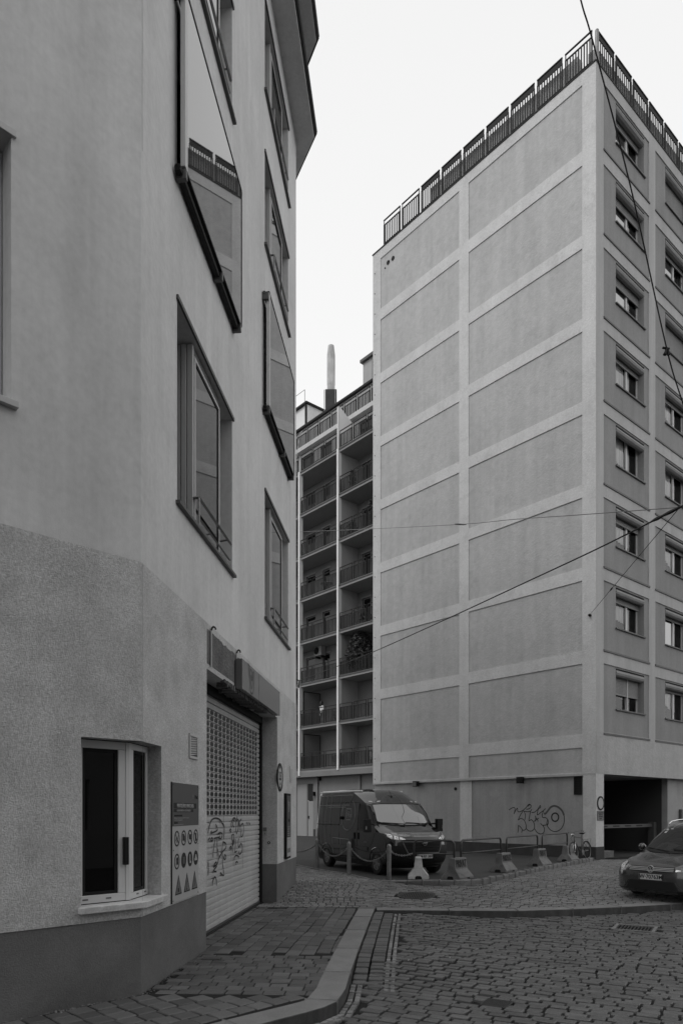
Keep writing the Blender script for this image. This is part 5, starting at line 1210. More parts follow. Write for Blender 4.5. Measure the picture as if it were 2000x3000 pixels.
for p, q, lab in h_: hoop(p, q, lab)
chain((BO[3][0]+.07, BO[3][1], ez), (h_[0][0][0]-.03, h_[0][0][1], 1.0), .07, 'short steel chain from the right bollard to the first tube hoop')
# bicycle (local: x forward, y left, z up)
bk_ = empty('bicycle', (8.62, 25.32, LOT), 'old bicycle with bright chrome rims leaning at the wall beside the corner pillar', 'bicycle', rot=(R(7), 0, math.atan2(-.72, -.69)), local=True)
def wheel(x, nm):
    m = MB()
    def ring(m, R_, r, n=36, k=6):
        b = len(m.v)
        for i in range(n):
            a = 2*math.pi*i/n
            for j in range(k): q = 2*math.pi*j/k; rr_ = R_+r*math.cos(q); m.v.append((x+rr_*math.cos(a), r*math.sin(q), .34+rr_*math.sin(a)))
        for i in range(n):
            for j in range(k): m.f.append((b+i*k+j, b+i*k+(j+1) % k, b+((i+1) % n)*k+(j+1) % k, b+((i+1) % n)*k+j))
    ring(m, .325, .019); w = m.build(nm, 'rubber', bk_, smooth=True)
    m = MB(); ring(m, .30, .011); m.build('rim', 'gmetal', w, smooth=True)
    m = MB()
    for i in range(18): a = 2*math.pi*i/18; m.tube([(x+.02*math.cos(a+1), (-1)**i*.025, .34+.02*math.sin(a+1)), (x+.295*math.cos(a), 0, .34+.295*math.sin(a))], .0016, 3)
    m.build('spokes', 'mmetal', w)
    m = MB(); m.tube([(x, -.04, .34), (x, .04, .34)], .02, 8); m.build('hub', 'chrome', w)
wheel(.52, 'wheel'); wheel(-.52, 'wheel')
m = MB(); bb_ = (-.08, 0, .29); hd = (.36, 0, .86); hdl = (.40, 0, .66); st_ = (-.22, 0, .80)
for a, b, r in ((bb_, hdl, .018), (st_, hd, .014), (bb_, (-.25, 0, .92), .016), (hd, hdl, .019)): m.tube([a, b], r, 8)
for y in (-.05, .05): m.tube([(-.52, y, .34), bb_], .009, 6); m.tube([(-.52, y, .34), (-.22, y*.3, .78)], .008, 6)
m.build('frame', 'mmetal', bk_, smooth=True)
m = MB()
for y in (-.05, .05): m.tube([(.52, y, .34), (.47, y, .46), (.405, y*.8, .68)], .011, 6)
m.build('fork', 'chrome', bk_, smooth=True)
m = MB(); m.tube([hd, (.34, 0, 1.0), (.40, 0, 1.02)], .013, 8); m.tube([(.22, -.29, 1.03), (.34, -.24, 1.05), (.41, -.1, 1.03), (.41, .1, 1.03), (.34, .24, 1.05), (.22, .29, 1.03)], .012, 8); m.build('handlebar', 'gmetal', bk_, smooth=True)
for y in (-.27, .27): m = MB(); m.tube([(.30, y*.93, 1.045), (.18, y*1.08, 1.03)], .018, 8); m.build('grip', 'plastic', bk_)
m = MB(); m.lathe([(.045, -.04), (.06, .03), (.0, .05)], (.45, 0, .93), 12, axis='x'); m.build('headlamp', 'chrome', bk_)
m = MB(); m.add([(-.40, -.10, .985), (-.40, .10, .985), (-.28, .09, 1.0), (-.05, .02, .99), (-.05, -.02, .99), (-.28, -.09, 1.0), (-.38, 0, .93), (-.1, 0, .95)], [(0, 5, 4, 3, 2, 1), (0, 6, 7, 4, 5), (1, 2, 3, 7, 6), (0, 1, 6), (3, 4, 7)]); m.build('saddle', 'plastic', bk_, bevel=.012)
def guard(x, a0, a1):
    m = MB(); n = 18
    for i in range(n+1):
        a = a0+(a1-a0)*i/n; r = .362
        for y, dr in ((-.027, -.012), (0, 0), (.027, -.012)): m.v.append((x+(r+dr)*math.cos(a), y, .34+(r+dr)*math.sin(a)))
    for i in range(n):
        for j in range(2): m.f.append((3*i+j, 3*i+j+1, 3*i+4+j, 3*i+3+j))
    m.build('mudguard', 'mmetal', bk_, smooth=True)
guard(.52, R(20), R(190)); guard(-.52, R(5), R(190))
m = MB(); m.tube([(-.25, -.06, .74), (-.85, -.06, .75), (-.85, .06, .75), (-.25, .06, .74)], .006, 5); m.tube([(-.82, -.06, .74), (-.52, -.05, .34)], .005, 5); m.tube([(-.82, .06, .74), (-.52, .05, .34)], .005, 5); m.build('luggage_rack', 'mmetal', bk_)
m = MB(); m.lathe([(.10, -.006), (.10, .006)], (-.08, .05, .29), 20, axis='y'); m.tube([(-.08, .06, .29), (.05, .07, .18)], .008, 6); m.tube([(-.08, -.06, .29), (-.21, -.07, .40)], .008, 6); m.box(-.25, -.17, -.16, -.07, .39, .41); m.box(.01, .09, .07, .16, .17, .19); m.build('crank_and_pedals', 'mmetal', bk_)
m = MB(); m.tube([(.33, -.02, .98), (.45, -.1, .8), (.42, -.03, .66), (.1, -.03, .5), (-.05, -.03, .32)], .005, 5); m.build('brake_cable', 'plastic', bk_)

# ================================================================ VEHICLES (local: x backwards from the front bumper, y = vehicle's right is +, z up)
class Shell:
    """body described by horizontal outlines: z, front x, rear x, half width, front bulge"""
    def __init__(s, lv, p=3.2): s.lv = lv; s.p = p
    def at(s, z):
        L = s.lv
        if z <= L[0][0]: return L[0][1:]
        for a, b in zip(L, L[1:]):
            if z <= b[0]: t = (z-a[0])/(b[0]-a[0]); return tuple(a[i]+(b[i]-a[i])*t for i in range(1, 5))
        return L[-1][1:]
    def front(s, y, z):
        xf, xr, w, b = s.at(z); return (xf+b*(min(1, abs(y)/w))**s.p, y, z)
    def side(s, x, z, sg_=1):
        xf, xr, w, b = s.at(z)
        if x < xf+b: t = max(0, (x-xf)/b); w = w*(t**(1/s.p))
        if x > xr-.25: t = min(1, (x-(xr-.25))/.25); w = w*(1-.12*t*t)
        return (x, sg_*w, z)
    def build(s, name, mt, parent, sub=3, holes=(), flat=30):
        m = MB(); Z = []
        for a, b in zip(s.lv, s.lv[1:]):
            n = max(1, int((b[0]-a[0])/.06)); Z += [a[0]+(b[0]-a[0])*k/n for k in range(n)]
        Z.append(s.lv[-1][0]); NF, NS, NR = 16, 26, 8
        rows_ = []
        for z in Z:
            xf, xr, w, b = s.at(z); h = []
            for k in range(NF): y = w*math.sin(math.pi/2*k/NF)**.9; h.append((xf+b*(y/w)**s.p, y))
            for k in range(NS+1): x = xf+b+(xr-.25-xf-b)*k/NS; h.append((x, w))
            for k in range(1, NR+1): t = k/NR; h.append((xr-.25+.25*math.sin(math.pi/2*t), w*(1-.12*math.sin(math.pi/2*t)**2) if t < .75 else w*.88*(1-(t-.75)*4)))
            full = h+[(x, -y) for x, y in h[::-1][1:-1]]; rows_.append(len(m.v)); m.v += [(x, y, z) for x, y in full]; n = len(full)
        for a, b in zip(rows_, rows_[1:]):
            for k in range(n): m.f.append((a+k, a+(k+1) % n, b+(k+1) % n, b+k))
        m.f.append(tuple(rows_[0]+k for k in range(n))[::-1]); m.f.append(tuple(rows_[-1]+k for k in range(n)))
        o = m.build(name, mt, parent, smooth=True)
        if holes:                             # wheel openings cut through the sides
            c0_ = []
            for x, z, r, y0, y1 in holes:
                q = MB(); q.lathe([(r, y0), (r, y1)], (x, 0, z), 32, axis='y'); c = q.build('cut', 'black'); c0_.append(c)
                b = o.modifiers.new('b', 'BOOLEAN'); b.object = c; b.operation = 'DIFFERENCE'; b.solver = 'EXACT'
            bpy.context.view_layer.update(); dg = bpy.context.evaluated_depsgraph_get(); nm = bpy.data.meshes.new_from_object(o.evaluated_get(dg)); 
            nm.materials.clear(); nm.materials.append(M[mt]); o.modifiers.clear(); o.data = nm
            for c in c0_: bpy.data.objects.remove(c)
        o.data.set_sharp_from_angle(angle=R(flat)); return o
def patch(m, fn, top, bot, off, n=4):
    """curved panel between two edge lists of surface parameters, lifted off the surface"""
    k = len(top); pts = []
    for i in range(n+1):
        t = i/n; row = []
        for a, b in zip(top, bot):
            u, v = b[0]+(a[0]-b[0])*t, b[1]+(a[1]-b[1])*t; p = Vector(fn(u, v)); e = .012
            pu = Vector(fn(u+e, v))-Vector(fn(u-e, v)); pv = Vector(fn(u, v+e))-Vector(fn(u, v-e)); nn = pu.cross(pv)
            nn = nn.normalized() if nn.length > 1e-9 else Vector((-1, 0, 0))
            c = p-Vector((2.3, 0, .6))
            if nn.dot(c) < 0: nn = -nn
            row.append(p+nn*off)
        pts.append(row)
    b = len(m.v)
    for row in pts: m.v += [tuple(v) for v in row]
    for i in range(n):
        for j in range(k-1): m.f.append((b+i*k+j, b+i*k+j+1, b+(i+1)*k+j+1, b+(i+1)*k+j))
    return m
def sline(m, fn, pts, r, n=5):               # bead along the surface
    m.tube([fn(*p) for p in pts], r, n); return m
def lin(a, b, n): return [(a[0]+(b[0]-a[0])*i/n, a[1]+(b[1]-a[1])*i/n) for i in range(n+1)]
def vwheel(par, x, y, sg_, r, w, spokes=6, hub='gmetal'):
    m = MB(); c = (x, y, r); p = [(r*.62, -w/2), (r*.9, -w/2), (r, -w/2+.03), (r, w/2-.03), (r*.93, w/2), (r*.64, w/2), (r*.60, w/2-.03), (r*.60, -w/2)]
    m.lathe([(a, b*sg_) for a, b in p], c, 32, axis='y'); t = m.build('wheel', 'rubber', par, smooth=True, auto=40)
    m = MB(); m.lathe([(r*.62, (w/2-.012)*sg_), (r*.56, (w/2-.03)*sg_), (r*.52, (w/2-.06)*sg_), (.001, (w/2-.07)*sg_)], c, 28, axis='y'); m.build('rim', 'mmetal', t, smooth=True, auto=40)
    m = MB()
    for k in range(spokes):
        a = 2*math.pi*k/spokes+.3
        for da in (-.16, .16): m.tube([(x+.05*math.cos(a), y+(w/2-.03)*sg_, r+.05*math.sin(a)), (x+r*.57*math.cos(a+da), y+(w/2-.022)*sg_, r+r*.57*math.sin(a+da))], .022, 5)
    m.lathe([(.07, (w/2-.05)*sg_), (.07, (w/2-.01)*sg_), (.0, (w/2-.005)*sg_)], c, 14, axis='y'); m.lathe([(r*.615, (w/2-.02)*sg_), (r*.60, (w/2-.004)*sg_), (r*.56, (w/2-.02)*sg_)], c, 28, axis='y'); m.build('hub_cap', hub, t, smooth=True, auto=40)
def place_vehicle(name, P, head, z, lab, cat, sc, pitch=0):
    """local -x is the driving direction"""
    e = empty(name, (P[0], P[1], z), lab, cat, local=True); h = Vector((head[0], head[1])).normalized()
    e.rotation_euler = (0, pitch, math.atan2(-h.y, -h.x)); e.scale = (sc, sc, sc); return e
# ---- van
VH = Vector((.432, -.902)); sc = .965; FW = Vector((1.02, 19.55)); VL = Vector((.902, .432))
# front bumper centre: front wheel contact + .95 forward + half track to the vehicle's left
vp = FW+VH*.95*sc+VL*.96*sc
van = place_vehicle('delivery_van', vp, VH, LOT, 'dark high roof delivery van with thin line drawings and post lettering, parked behind the chain', 'van', sc)
VS = Shell([(.22, .26, 5.36, .93, .42), (.34, .10, 5.40, .985, .42), (.50, .03, 5.41, 1.005, .40), (.70, .01, 5.41, 1.015, .38), (.92, .03, 5.41, 1.02, .40), (1.06, .08, 5.41, 1.02, .42), (1.14, .15, 5.40, 1.02, .45),
            (1.22, .30, 5.40, 1.02, .48), (1.30, .50, 5.40, 1.015, .45), (1.38, .76, 5.39, 1.01, .36), (1.44, .90, 5.39, 1.005, .30), (1.75, 1.15, 5.38, .98, .26), (2.04, 1.46, 5.37, .945, .26), (2.10, 1.55, 5.37, .94, .30), (2.25, 1.76, 5.36, .925, .45), (2.38, 1.97, 5.35, .905, .60), (2.46, 2.15, 5.33, .88, .75), (2.50, 2.35, 5.3, .83, .9), (2.52, 2.7, 5.2, .7, 1.0), (2.53, 3.1, 5.0, .4, 1.0)], 3.0)
VS.build('body', 'vanpaint', van, holes=[(.98, .345, .40, .55, 1.3), (.98, .345, .40, -1.3, -.55), (4.43, .345, .39, .55, 1.3), (4.43, .345, .39, -1.3, -.55)], flat=28)
m = MB(); m.box(.55, 5.1, -.62, .62, .24, .40); m.build('underbody', 'black', van)
F_, Sd = VS.front, VS.side
# windscreen
ys = [-.86+1.72*i/16 for i in range(17)]
m = MB(); patch(m, F_, [(y*.93, 2.035-.02*(abs(y)/.86)**3) for y in ys], [(y*1.03, 1.43+.10*(abs(y)/.86)**4) for y in ys], .008, 8); m.build('windscreen', 'vglass', van, smooth=True)
m = MB(); patch(m, F_, [(y*.94, 2.05) for y in ys], [(y*.935, 2.03) for y in ys], .010, 1); patch(m, F_, [(y*1.03, 1.44+.10*(abs(y)/.86)**4) for y in ys], [(y*1.06, 1.40+.08*(abs(y)/.86)**4) for y in ys], .009, 1); m.build('windscreen_seal', 'black', van)
for y0, y1 in ((.78, .16), (.08, -.62)):
    m = MB(); a = F_(y0, 1.47); b = F_(y1, 1.425); m.tube([(a[0]-.02, a[1], a[2]+.03), (b[0]-.03, b[1], b[2]+.035)], .012, 6); m.tube([(b[0]-.03, b[1], b[2]+.03), (b[0]-.0, b[1]-.02, b[2]-.02)], .016, 6); m.build('wiper', 'black', van)
m = MB(); patch(m, F_, lin((-.98, .86), (.98, .86), 16), lin((-.97, .26), (.97, .26), 16), .008, 6); m.build('bumper', 'plastic', van, smooth=True)
m = MB(); patch(m, F_, lin((-.62, 1.02), (.62, 1.02), 12), lin((-.50, .66), (.50, .66), 12), .014, 4); m.build('grille', 'black', van, smooth=True)
for z in (.74, .82, .90):
    m = MB(); sline(m, lambda y, zz: tuple(Vector(F_(y, zz))+Vector((-.02, 0, 0))), lin((-.52-.2*(z-.7), z), (.52+.2*(z-.7), z), 10), .008); m.build('grille_bar', 'plastic', van)
for sg_ in (-1, 1):
    m = MB(); sline(m, lambda y, zz: tuple(Vector(F_(y, zz))+Vector((-.012, 0, 0))), [(sg_*.64, 1.0), (sg_*.58, .8), (sg_*.5, .64)], .022, 6); m.build('grille_frame', 'mmetal', van)
m = MB(); sline(m, lambda y, zz: tuple(Vector(F_(y, zz))+Vector((-.012, 0, 0))), lin((-.5, .64), (.5, .64), 8), .02, 6); sline(m, lambda y, zz: tuple(Vector(F_(y, zz))+Vector((-.02, 0, 0))), lin((-.62, .965), (.62, .965), 8), .018, 6); m.build('grille_frame', 'mmetal', van)
bdg = F_(0, .94); VFr = Fr((bdg[0]-.045, 0), (0, -1), (-1, 0))
m = MB(); m.fdisc(VFr, 0, .94, .082, -.01, .012, 28, .068); m.add([(bdg[0]-.06, -.12, .955), (bdg[0]-.06, .02, .962), (bdg[0]-.06, .12, .925), (bdg[0]-.06, -.02, .918)], [(0, 1, 2, 3)]); m.build('round_badge', 'chrome', van)
Fp = Fr((-.005, 0), (0, -1), (-1, 0))
m = MB(); m.fbox(Fp, -.26, .26, .50, .612, 0, .012); pl_ = m.build('number_plate', 'plate', van, bevel=.002)
m = MB(); m.fbox(Fp, -.26, -.215, .50, .612, .0125, .0135); m.build('country_strip', 'signd', van)
text('BM·RF 360', Fp, .022, .556, .014, .105, 'ink', van, sx=.98, bold=.002)
# headlights with bright reflectors
for sg_ in (-1, 1):
    T_ = [(sg_*y, z) for y, z in ((.52, 1.03), (.62, 1.09), (.74, 1.14), (.86, 1.19), (.955, 1.21))]; B_ = [(sg_*y, z) for y, z in ((.52, 1.015), (.64, 1.01), (.76, 1.00), (.88, 1.01), (.965, 1.08))]
    m = MB(); patch(m, F_, T_, B_, .012, 4); h1 = m.build('headlight', 'lampd', van, smooth=True)
    for a, b in ((.08, .36), (.42, .62), (.68, .92)):
        f = lambda q, t: tuple(q[int(t*3.99)][i]+(q[int(t*3.99)+1][i]-q[int(t*3.99)][i])*(t*4-int(t*3.99)) for i in (0, 1))
        tt = [f(T_, a+(b-a)*k/3) for k in range(4)]; b2 = [f(B_, a+(b-a)*k/3) for k in range(4)]
        tt2 = [(t[0]*.85+q[0]*.15, t[1]*.85+q[1]*.15) for t, q in zip(tt, b2)]; bb2 = [(t[0]*.18+q[0]*.82, t[1]*.18+q[1]*.82) for t, q in zip(tt, b2)]
        m = MB(); patch(m, F_, tt2, bb2, .02, 3); m.build('reflector', 'lamp', h1, smooth=True)
# side windows and lines
for sg_ in (1, -1):
    fs = lambda x, z, q=sg_: VS.side(x, z, q)
    m = MB(); patch(m, fs, [(1.62, 1.99), (1.75, 2.02), (1.9, 2.03), (2.08, 2.03)], [(1.02, 1.38), (1.3, 1.32), (1.7, 1.28), (2.05, 1.28)], .008, 5); m.build('side_window', 'glassd', van, smooth=True)
    m = MB(); sline(m, fs, [(1.0, 1.37), (1.6, 2.01), (1.75, 2.05), (2.12, 2.05), (2.12, 1.26), (1.3, 1.27), (1.0, 1.35)], .012); m.build('window_seal', 'black', van)
    m = MB(); sline(m, fs, lin((2.18, .40), (2.18, 1.2), 3)+lin((2.18, 1.3), (2.16, 2.1), 4), .007); sline(m, fs, [(1.42, .4), (1.42, .75), (1.22, .9), (1.05, 1.2), (.98, 1.36)], .006)
    sline(m, fs, lin((3.45, .38), (3.45, 2.1), 5), .007); sline(m, fs, lin((2.2, 2.1), (5.3, 2.1), 4), .007); sline(m, fs, lin((2.2, .38), (3.4, .38), 3), .006); m.build('panel_gap', 'black', van)
    m = MB(); sline(m, fs, lin((3.5, 1.40), (5.25, 1.40), 6), .022, 6); m.build('slide_rail', 'plastic', van)
    m = MB(); patch(m, fs, lin((1.5, .78), (4.0, .78), 6), lin((1.5, .66), (4.0, .66), 6), .016, 1); m.build('side_moulding', 'vanpaint', van)
    for x in (2.06, 2.30): m = MB(); patch(m, fs, [(x, 1.18), (x+.1, 1.18)], [(x, .98), (x+.1, .98)], .02, 1); m.build('door_handle', 'black', van)
    m = MB(); q = fs(3.3, 1.62); m.lathe([(.05, 0), (.055, .06*sg_), (.02, .08*sg_)], q, 10, axis='y'); m.build('side_knob', 'plastic', van)
    # arch trim
    for ax_, ar_ in ((.98, .43), (4.43, .42)):
        m = MB(); pts = [(ax_+ar_*math.cos(a), .345+ar_*math.sin(a)) for a in [math.pi*k/16 for k in range(17)]]; sline(m, fs, pts, .018); m.build('arch_trim', 'vanpaint', van)
    # mirror
    q = fs(1.18, 1.42); m = MB(); m.tube([(q[0], q[1]-.02*sg_, 1.45), (q[0]-.03, q[1]+.16*sg_, 1.46)], .028, 8); m.box(q[0]-.12, q[0]+.02, min(q[1]+.12*sg_, q[1]+.32*sg_), max(q[1]+.12*sg_, q[1]+.32*sg_), 1.22, 1.60); mi = m.build('mirror', 'plastic', van, bevel=.035, seg=3)
    m = MB(); m.box(q[0]-.128, q[0]-.118, min(q[1]+.27*sg_, q[1]+.31*sg_), max(q[1]+.27*sg_, q[1]+.31*sg_), 1.30, 1.40); m.build('indicator', 'chrome', mi)
    # sky reflection on the roof edge, modelled as a white strip
    m = MB(); pts = []
    for k in range(9): x = 2.45+(5.25-2.45)*k/8; p = VS.side(x, 2.44, sg_); pts.append((p[0], p[1]+.006*sg_, 2.45))
    m.tube(pts, .032, 8); m.build('roof_rail_or_glint', 'fin', van)
    for x, y in ((.98, .90), (4.43, .90)): vwheel(van, x, y*sg_, sg_, .345, .22)
m = MB(); q = F_(.05, 2.26); m.tube([(q[0], .05, q[2]), (q[0]+.16, .05, q[2]+.20)], .007, 5); m.lathe([(.03, q[2]-.02), (.02, q[2]+.03), (0, q[2]+.04)], (q[0], .05, 0), 10); m.build('antenna', 'black', van)
for sg_ in (-1, 1):                           # clearance strips over the windscreen
    m = MB(); patch(m, F_, [(sg_*.82, 2.13), (sg_*.5, 2.14)], [(sg_*.84, 2.10), (sg_*.55, 2.10)], .006, 1); m.build('roof_sticker', 'alu', van)
# thin print on the sliding door side (vehicle's right)
sg_ = 1; fs = lambda x, z: tuple(Vector(VS.side(x, z, 1))+Vector((0, .006, 0)))
m = MB()
for x in (5.12, 4.82, 4.50, 4.15): sline(m, fs, lin((x, 2.36), (x+.02, 1.9), 3)+lin((x+.02, 1.8), (x, .75), 4), .009, 4)
for z, a, b in ((2.33, 2.65, 5.1), (2.02, 2.8, 5.1), (1.96, 3.1, 4.4)): sline(m, fs, lin((a, z), (b, z), 5), .009, 4)
sline(m, fs, lin((3.45, 2.33), (3.5, 2.0), 2), .009, 4); sline(m, fs, lin((2.65, 2.33), (2.85, 2.02), 2), .009, 4)
sline(m, fs, [(2.85+.55*math.cos(a)*.9, 1.72+.48*math.sin(a)) for a in [R(60)-R(300)*k/24 for k in range(25)]], .009, 4)
sline(m, fs, [(3.0, 1.90), (2.66, 1.90), (2.66, 1.56), (3.0, 1.56), (3.0, 1.90)], .012, 4)
sline(m, fs, [(3.95, .46), (3.95, .98), (3.6, .97), (3.2, .96), (2.75, .96), (2.72, .46)], .009, 4); sline(m, fs, lin((3.35, .96), (3.35, .46), 2), .009, 4); sline(m, fs, [(3.28, 1.95), (3.34, 1.7), (3.36, 1.38), (3.30, 1.4), (3.26, 1.95)], .009, 4)
m.build('line_drawing', 'line', van)
FvR = Fr((0, 1.0), (1, 0), (0, 1))
def vtext(b, x, z, size, sx=1, mt='line'):
    q = VS.side(x, z, 1); f = Fr((0, q[1]), (1, 0), (0, 1)); return text(b, f, x, z, .012, size, mt, van, sx=sx)
vtext('Post', 2.72, 1.70, .20, .9); vtext('post.at', 1.62, .93, .07); vtext('CO₂', 3.25, .55, .1)
m = MB(); hA, hB = horn(.34, 2.86, 1.73); 
for h_l in (hA, hB): sline(m, fs, [(2*2.86-a, b) for a, b in h_l], .006, 3)
m.build('horn_emblem', 'line', van)
# bonnet reflection painted as a paler panel, with logo
m = MB(); patch(m, F_, lin((-.80, 1.215), (.80, 1.215), 12), lin((-.82, 1.10), (.82, 1.10), 12), .006, 3); m.build('bonnet_highlight', 'bonnet_glint', van, smooth=True)
mz = MB(); fh = lambda y, z: tuple(Vector(F_(y, z))+Vector((-.012, 0, .012)))
sline(mz, fh, [(.66, 1.20), (.32, 1.20), (.32, 1.11), (.66, 1.11), (.66, 1.20)], .008, 4); mz.build('logo_frame', 'signw', van)
q = F_(0, 1.155); Fh = Fr((q[0]-.02, 0), (0, -1), (-1, 0)); t1_ = text('Post', Fh, -.48, 1.155, .03, .105, 'signw', van, sx=1.1); t2_ = text('Gut für Österreich', Fh, -.05, 1.155, .03, .085, 'signg', van, sx=1.0)

# ---- car, cropped by the right edge of the photograph
CH = Vector((-.80, -.60)); CLt = Vector((.60, -.80)); pc0 = Vector((6.74, 15.38))
cz = gz(7.3, 16.1)
car = place_vehicle('parked_car', pc0, CH, cz-.01, 'dark metallic people carrier with roof rails parked at the right edge', 'car', 1.0, pitch=R(-1.6))
CS = Shell([(.165, .07, 4.3, .88, .26), (.24, .0, 4.37, .903, .26), (.40, .0, 4.4, .905, .26), (.55, .0, 4.4, .907, .26), (.66, .02, 4.4, .905, .28), (.735, .06, 4.39, .903, .30), (.79, .15, 4.38, .90, .36), (.85, .36, 4.37, .895, .34),
            (.91, .66, 4.36, .89, .30), (.97, .95, 4.35, .88, .28), (1.02, 1.06, 4.34, .87, .26), (1.25, 1.40, 4.30, .82, .25), (1.45, 1.72, 4.24, .765, .26), (1.53, 1.88, 4.2, .735, .28), (1.585, 2.08, 4.14, .69, .32), (1.62, 2.40, 4.0, .59, .36), (1.635, 2.8, 3.8, .4, .4)], 4.0)
CS.build('body', 'carpaint', car, holes=[(.88, .315, .35, .5, 1.2), (.88, .315, .35, -1.2, -.5), (3.56, .315, .35, .5, 1.2), (3.56, .315, .35, -1.2, -.5)], flat=26)
m = MB(); m.box(.5, 4.1, -.55, .55, .17, .30); m.build('underbody', 'black', car)
F_, Sd = CS.front, CS.side
ys = [-.72+1.44*i/16 for i in range(17)]
m = MB(); patch(m, F_, [(y*.90, 1.515-.02*(abs(y)/.72)**3) for y in ys], [(y*1.08, 1.015+.06*(abs(y)/.72)**4) for y in ys], .006, 8); m.build('windscreen', 'glassd', car, smooth=True)
m = MB(); patch(m, F_, [(y*1.08, 1.02+.06*(abs(y)/.72)**4) for y in ys], [(y*1.10, .975+.05*(abs(y)/.72)**4) for y in ys], .008, 1); m.build('scuttle', 'black', car)
for y0, y1 in ((.70, .1), (.05, -.55)): m = MB(); a = F_(y0, 1.05); b = F_(y1, 1.0); m.tube([(a[0]-.02, a[1], a[2]+.02), (b[0]-.03, b[1], b[2]+.02)], .010, 6); m.build('wiper', 'black', car)
for (y0, y1, z0_, z1_) in ((.60, .53, 1.39, 1.47), (.62, .58, 1.45, 1.49), (.49, .42, 1.475, 1.49)):
    m = MB(); patch(m, F_, [(y0, z1_), (y1, z1_)], [(y0, z0_), (y1, z0_)], .008, 1); m.build('windscreen_sticker', 'signw', car)
m = MB(); patch(m, F_, lin((-.52, .745), (.52, .745), 12), lin((-.50, .645), (.50, .645), 12), .008, 2); m.build('grille', 'black', car, smooth=True)
for z in (.667, .697, .727): m = MB(); sline(m, lambda y, zz: tuple(Vector(F_(y, zz))+Vector((-.012, 0, 0))), lin((-.50, z), (.50, z), 12), .009); m.build('grille_bar', 'alu', car)
m = MB(); patch(m, F_, lin((-.50, .44), (.50, .44), 10), lin((-.60, .25), (.60, .25), 10), .006, 3); m.build('lower_intake', 'black', car, smooth=True)
m = MB(); sline(m, F_, lin((-.84, .245), (.84, .245), 20), .016); m.build('spoiler_lip', 'plastic', car)
for sg_ in (-1, 1):
    m = MB(); sline(m, lambda y, zz: tuple(Vector(F_(y, zz))+Vector((-.006, 0, 0))), [(sg_*.54, .43), (sg_*.58, .36), (sg_*.66, .28)], .010); m.build('intake_trim', 'carpaint', car)
    m = MB(); patch(m, F_, [(sg_*.62, .40), (sg_*.80, .40)], [(sg_*.62, .31), (sg_*.80, .31)], .006, 2); m.build('fog_lamp', 'lampd', car)
    T_ = [(sg_*y, z) for y, z in ((.50, .755), (.60, .79), (.72, .825), (.83, .85))]; B_ = [(sg_*y, z) for y, z in ((.54, .655), (.64, .635), (.76, .63), (.86, .68))]
    m = MB(); patch(m, F_, T_, B_, .008, 4); h1 = m.build('headlight', 'lampd', car, smooth=True)
    T2 = [(sg_*y, z) for y, z in ((.66, .79), (.74, .81), (.81, .825))]; B2 = [(sg_*y, z) for y, z in ((.67, .67), (.75, .66), (.82, .69))]
    m = MB(); patch(m, F_, T2, B2, .013, 3); m.build('reflector', 'lamp', h1, smooth=True)
    m = MB(); patch(m, F_, [(sg_*.55, .755), (sg_*.62, .775)], [(sg_*.57, .68), (sg_*.63, .67)], .012, 2); m.build('reflector', 'lampd', h1, smooth=True)
    fs = lambda x, z, q=sg_: CS.side(x, z, q)
    m = MB(); patch(m, fs, [(1.82, 1.44), (2.1, 1.49), (3.0, 1.51), (3.75, 1.46)], [(1.35, 1.06), (1.9, 1.02), (3.0, 1.02), (3.95, 1.05)], .006, 5); m.build('side_windows', 'glassd', car, smooth=True)
    for x in (1.25, 2.35, 3.35): m = MB(); sline(m, fs, lin((x, .3), (x+.03, 1.02), 4), .006); m.build('panel_gap', 'black', car)
    m = MB(); pts = [(1.95, .60, 1.60), (2.15, .655, 1.655), (2.5, .67, 1.68), (3.2, .66, 1.685), (3.7, .63, 1.66), (3.85, .62, 1.60)]; m.tube([(x, y*sg_, z) for x, y, z in pts], .014, 8); m.build('roof_rail_or_glint', 'chrome', car, smooth=True)
    q = fs(1.45, 1.02); m = MB(); m.tube([(q[0], q[1]-.02*sg_, 1.04), (q[0]-.02, q[1]+.08*sg_, 1.05)], .02, 6); m.lathe([(.0, -.06), (.055, -.05), (.085, .0), (.08, .05), (.0, .06)], (q[0]-.02, q[1]+.14*sg_, 1.07), 14, axis='x'); m.build('mirror', 'carpaint', car, smooth=True)
    for x in (.88, 3.56): vwheel(car, x, .79*sg_, sg_, .315, .2)
    for ax_ in (.88, 3.56): m = MB(); sline(m, fs, [(ax_+.36*math.cos(a), .315+.36*math.sin(a)) for a in [math.pi*k/16 for k in range(17)]], .014); m.build('arch_trim', 'carpaint', car)
q = F_(0, .70); Fe = Fr((q[0]-.03, 0), (0, -1), (-1, 0)); em = MB(); ez_ = .70
em.fdisc(Fe, 0, ez_, .078, -.02, .006, 28, .066)
for a, b in zip([(-.030, .055), (0, .004), (-.056, .026), (-.024, -.056), (0, -.008), (.024, -.056)], [(0, .004), (.030, .055), (-.024, -.056), (0, -.008), (.024, -.056), (.056, .026)]): em.ribbon(Fe, [(a[0], ez_+a[1]), (b[0], ez_+b[1])], .015, .008, 1)
em.build('round_emblem', 'signw', car); m = MB(); m.fdisc(Fe, 0, ez_, .064, -.018, .002, 24); m.build('emblem_ground', 'black', car)
Fp = Fr((-.006, 0), (0, -1), (-1, 0)); m = MB(); m.fbox(Fp, -.27, .27, .465, .59, 0, .012); m.build('number_plate', 'plate', car, bevel=.002)
m = MB(); m.fbox(Fp, -.27, -.225, .465, .59, .0125, .0135); m.build('country_strip', 'signd', car)
text('W·70763M', Fp, .025, .528, .014, .125, 'ink', car, sx=.92, bold=.003)

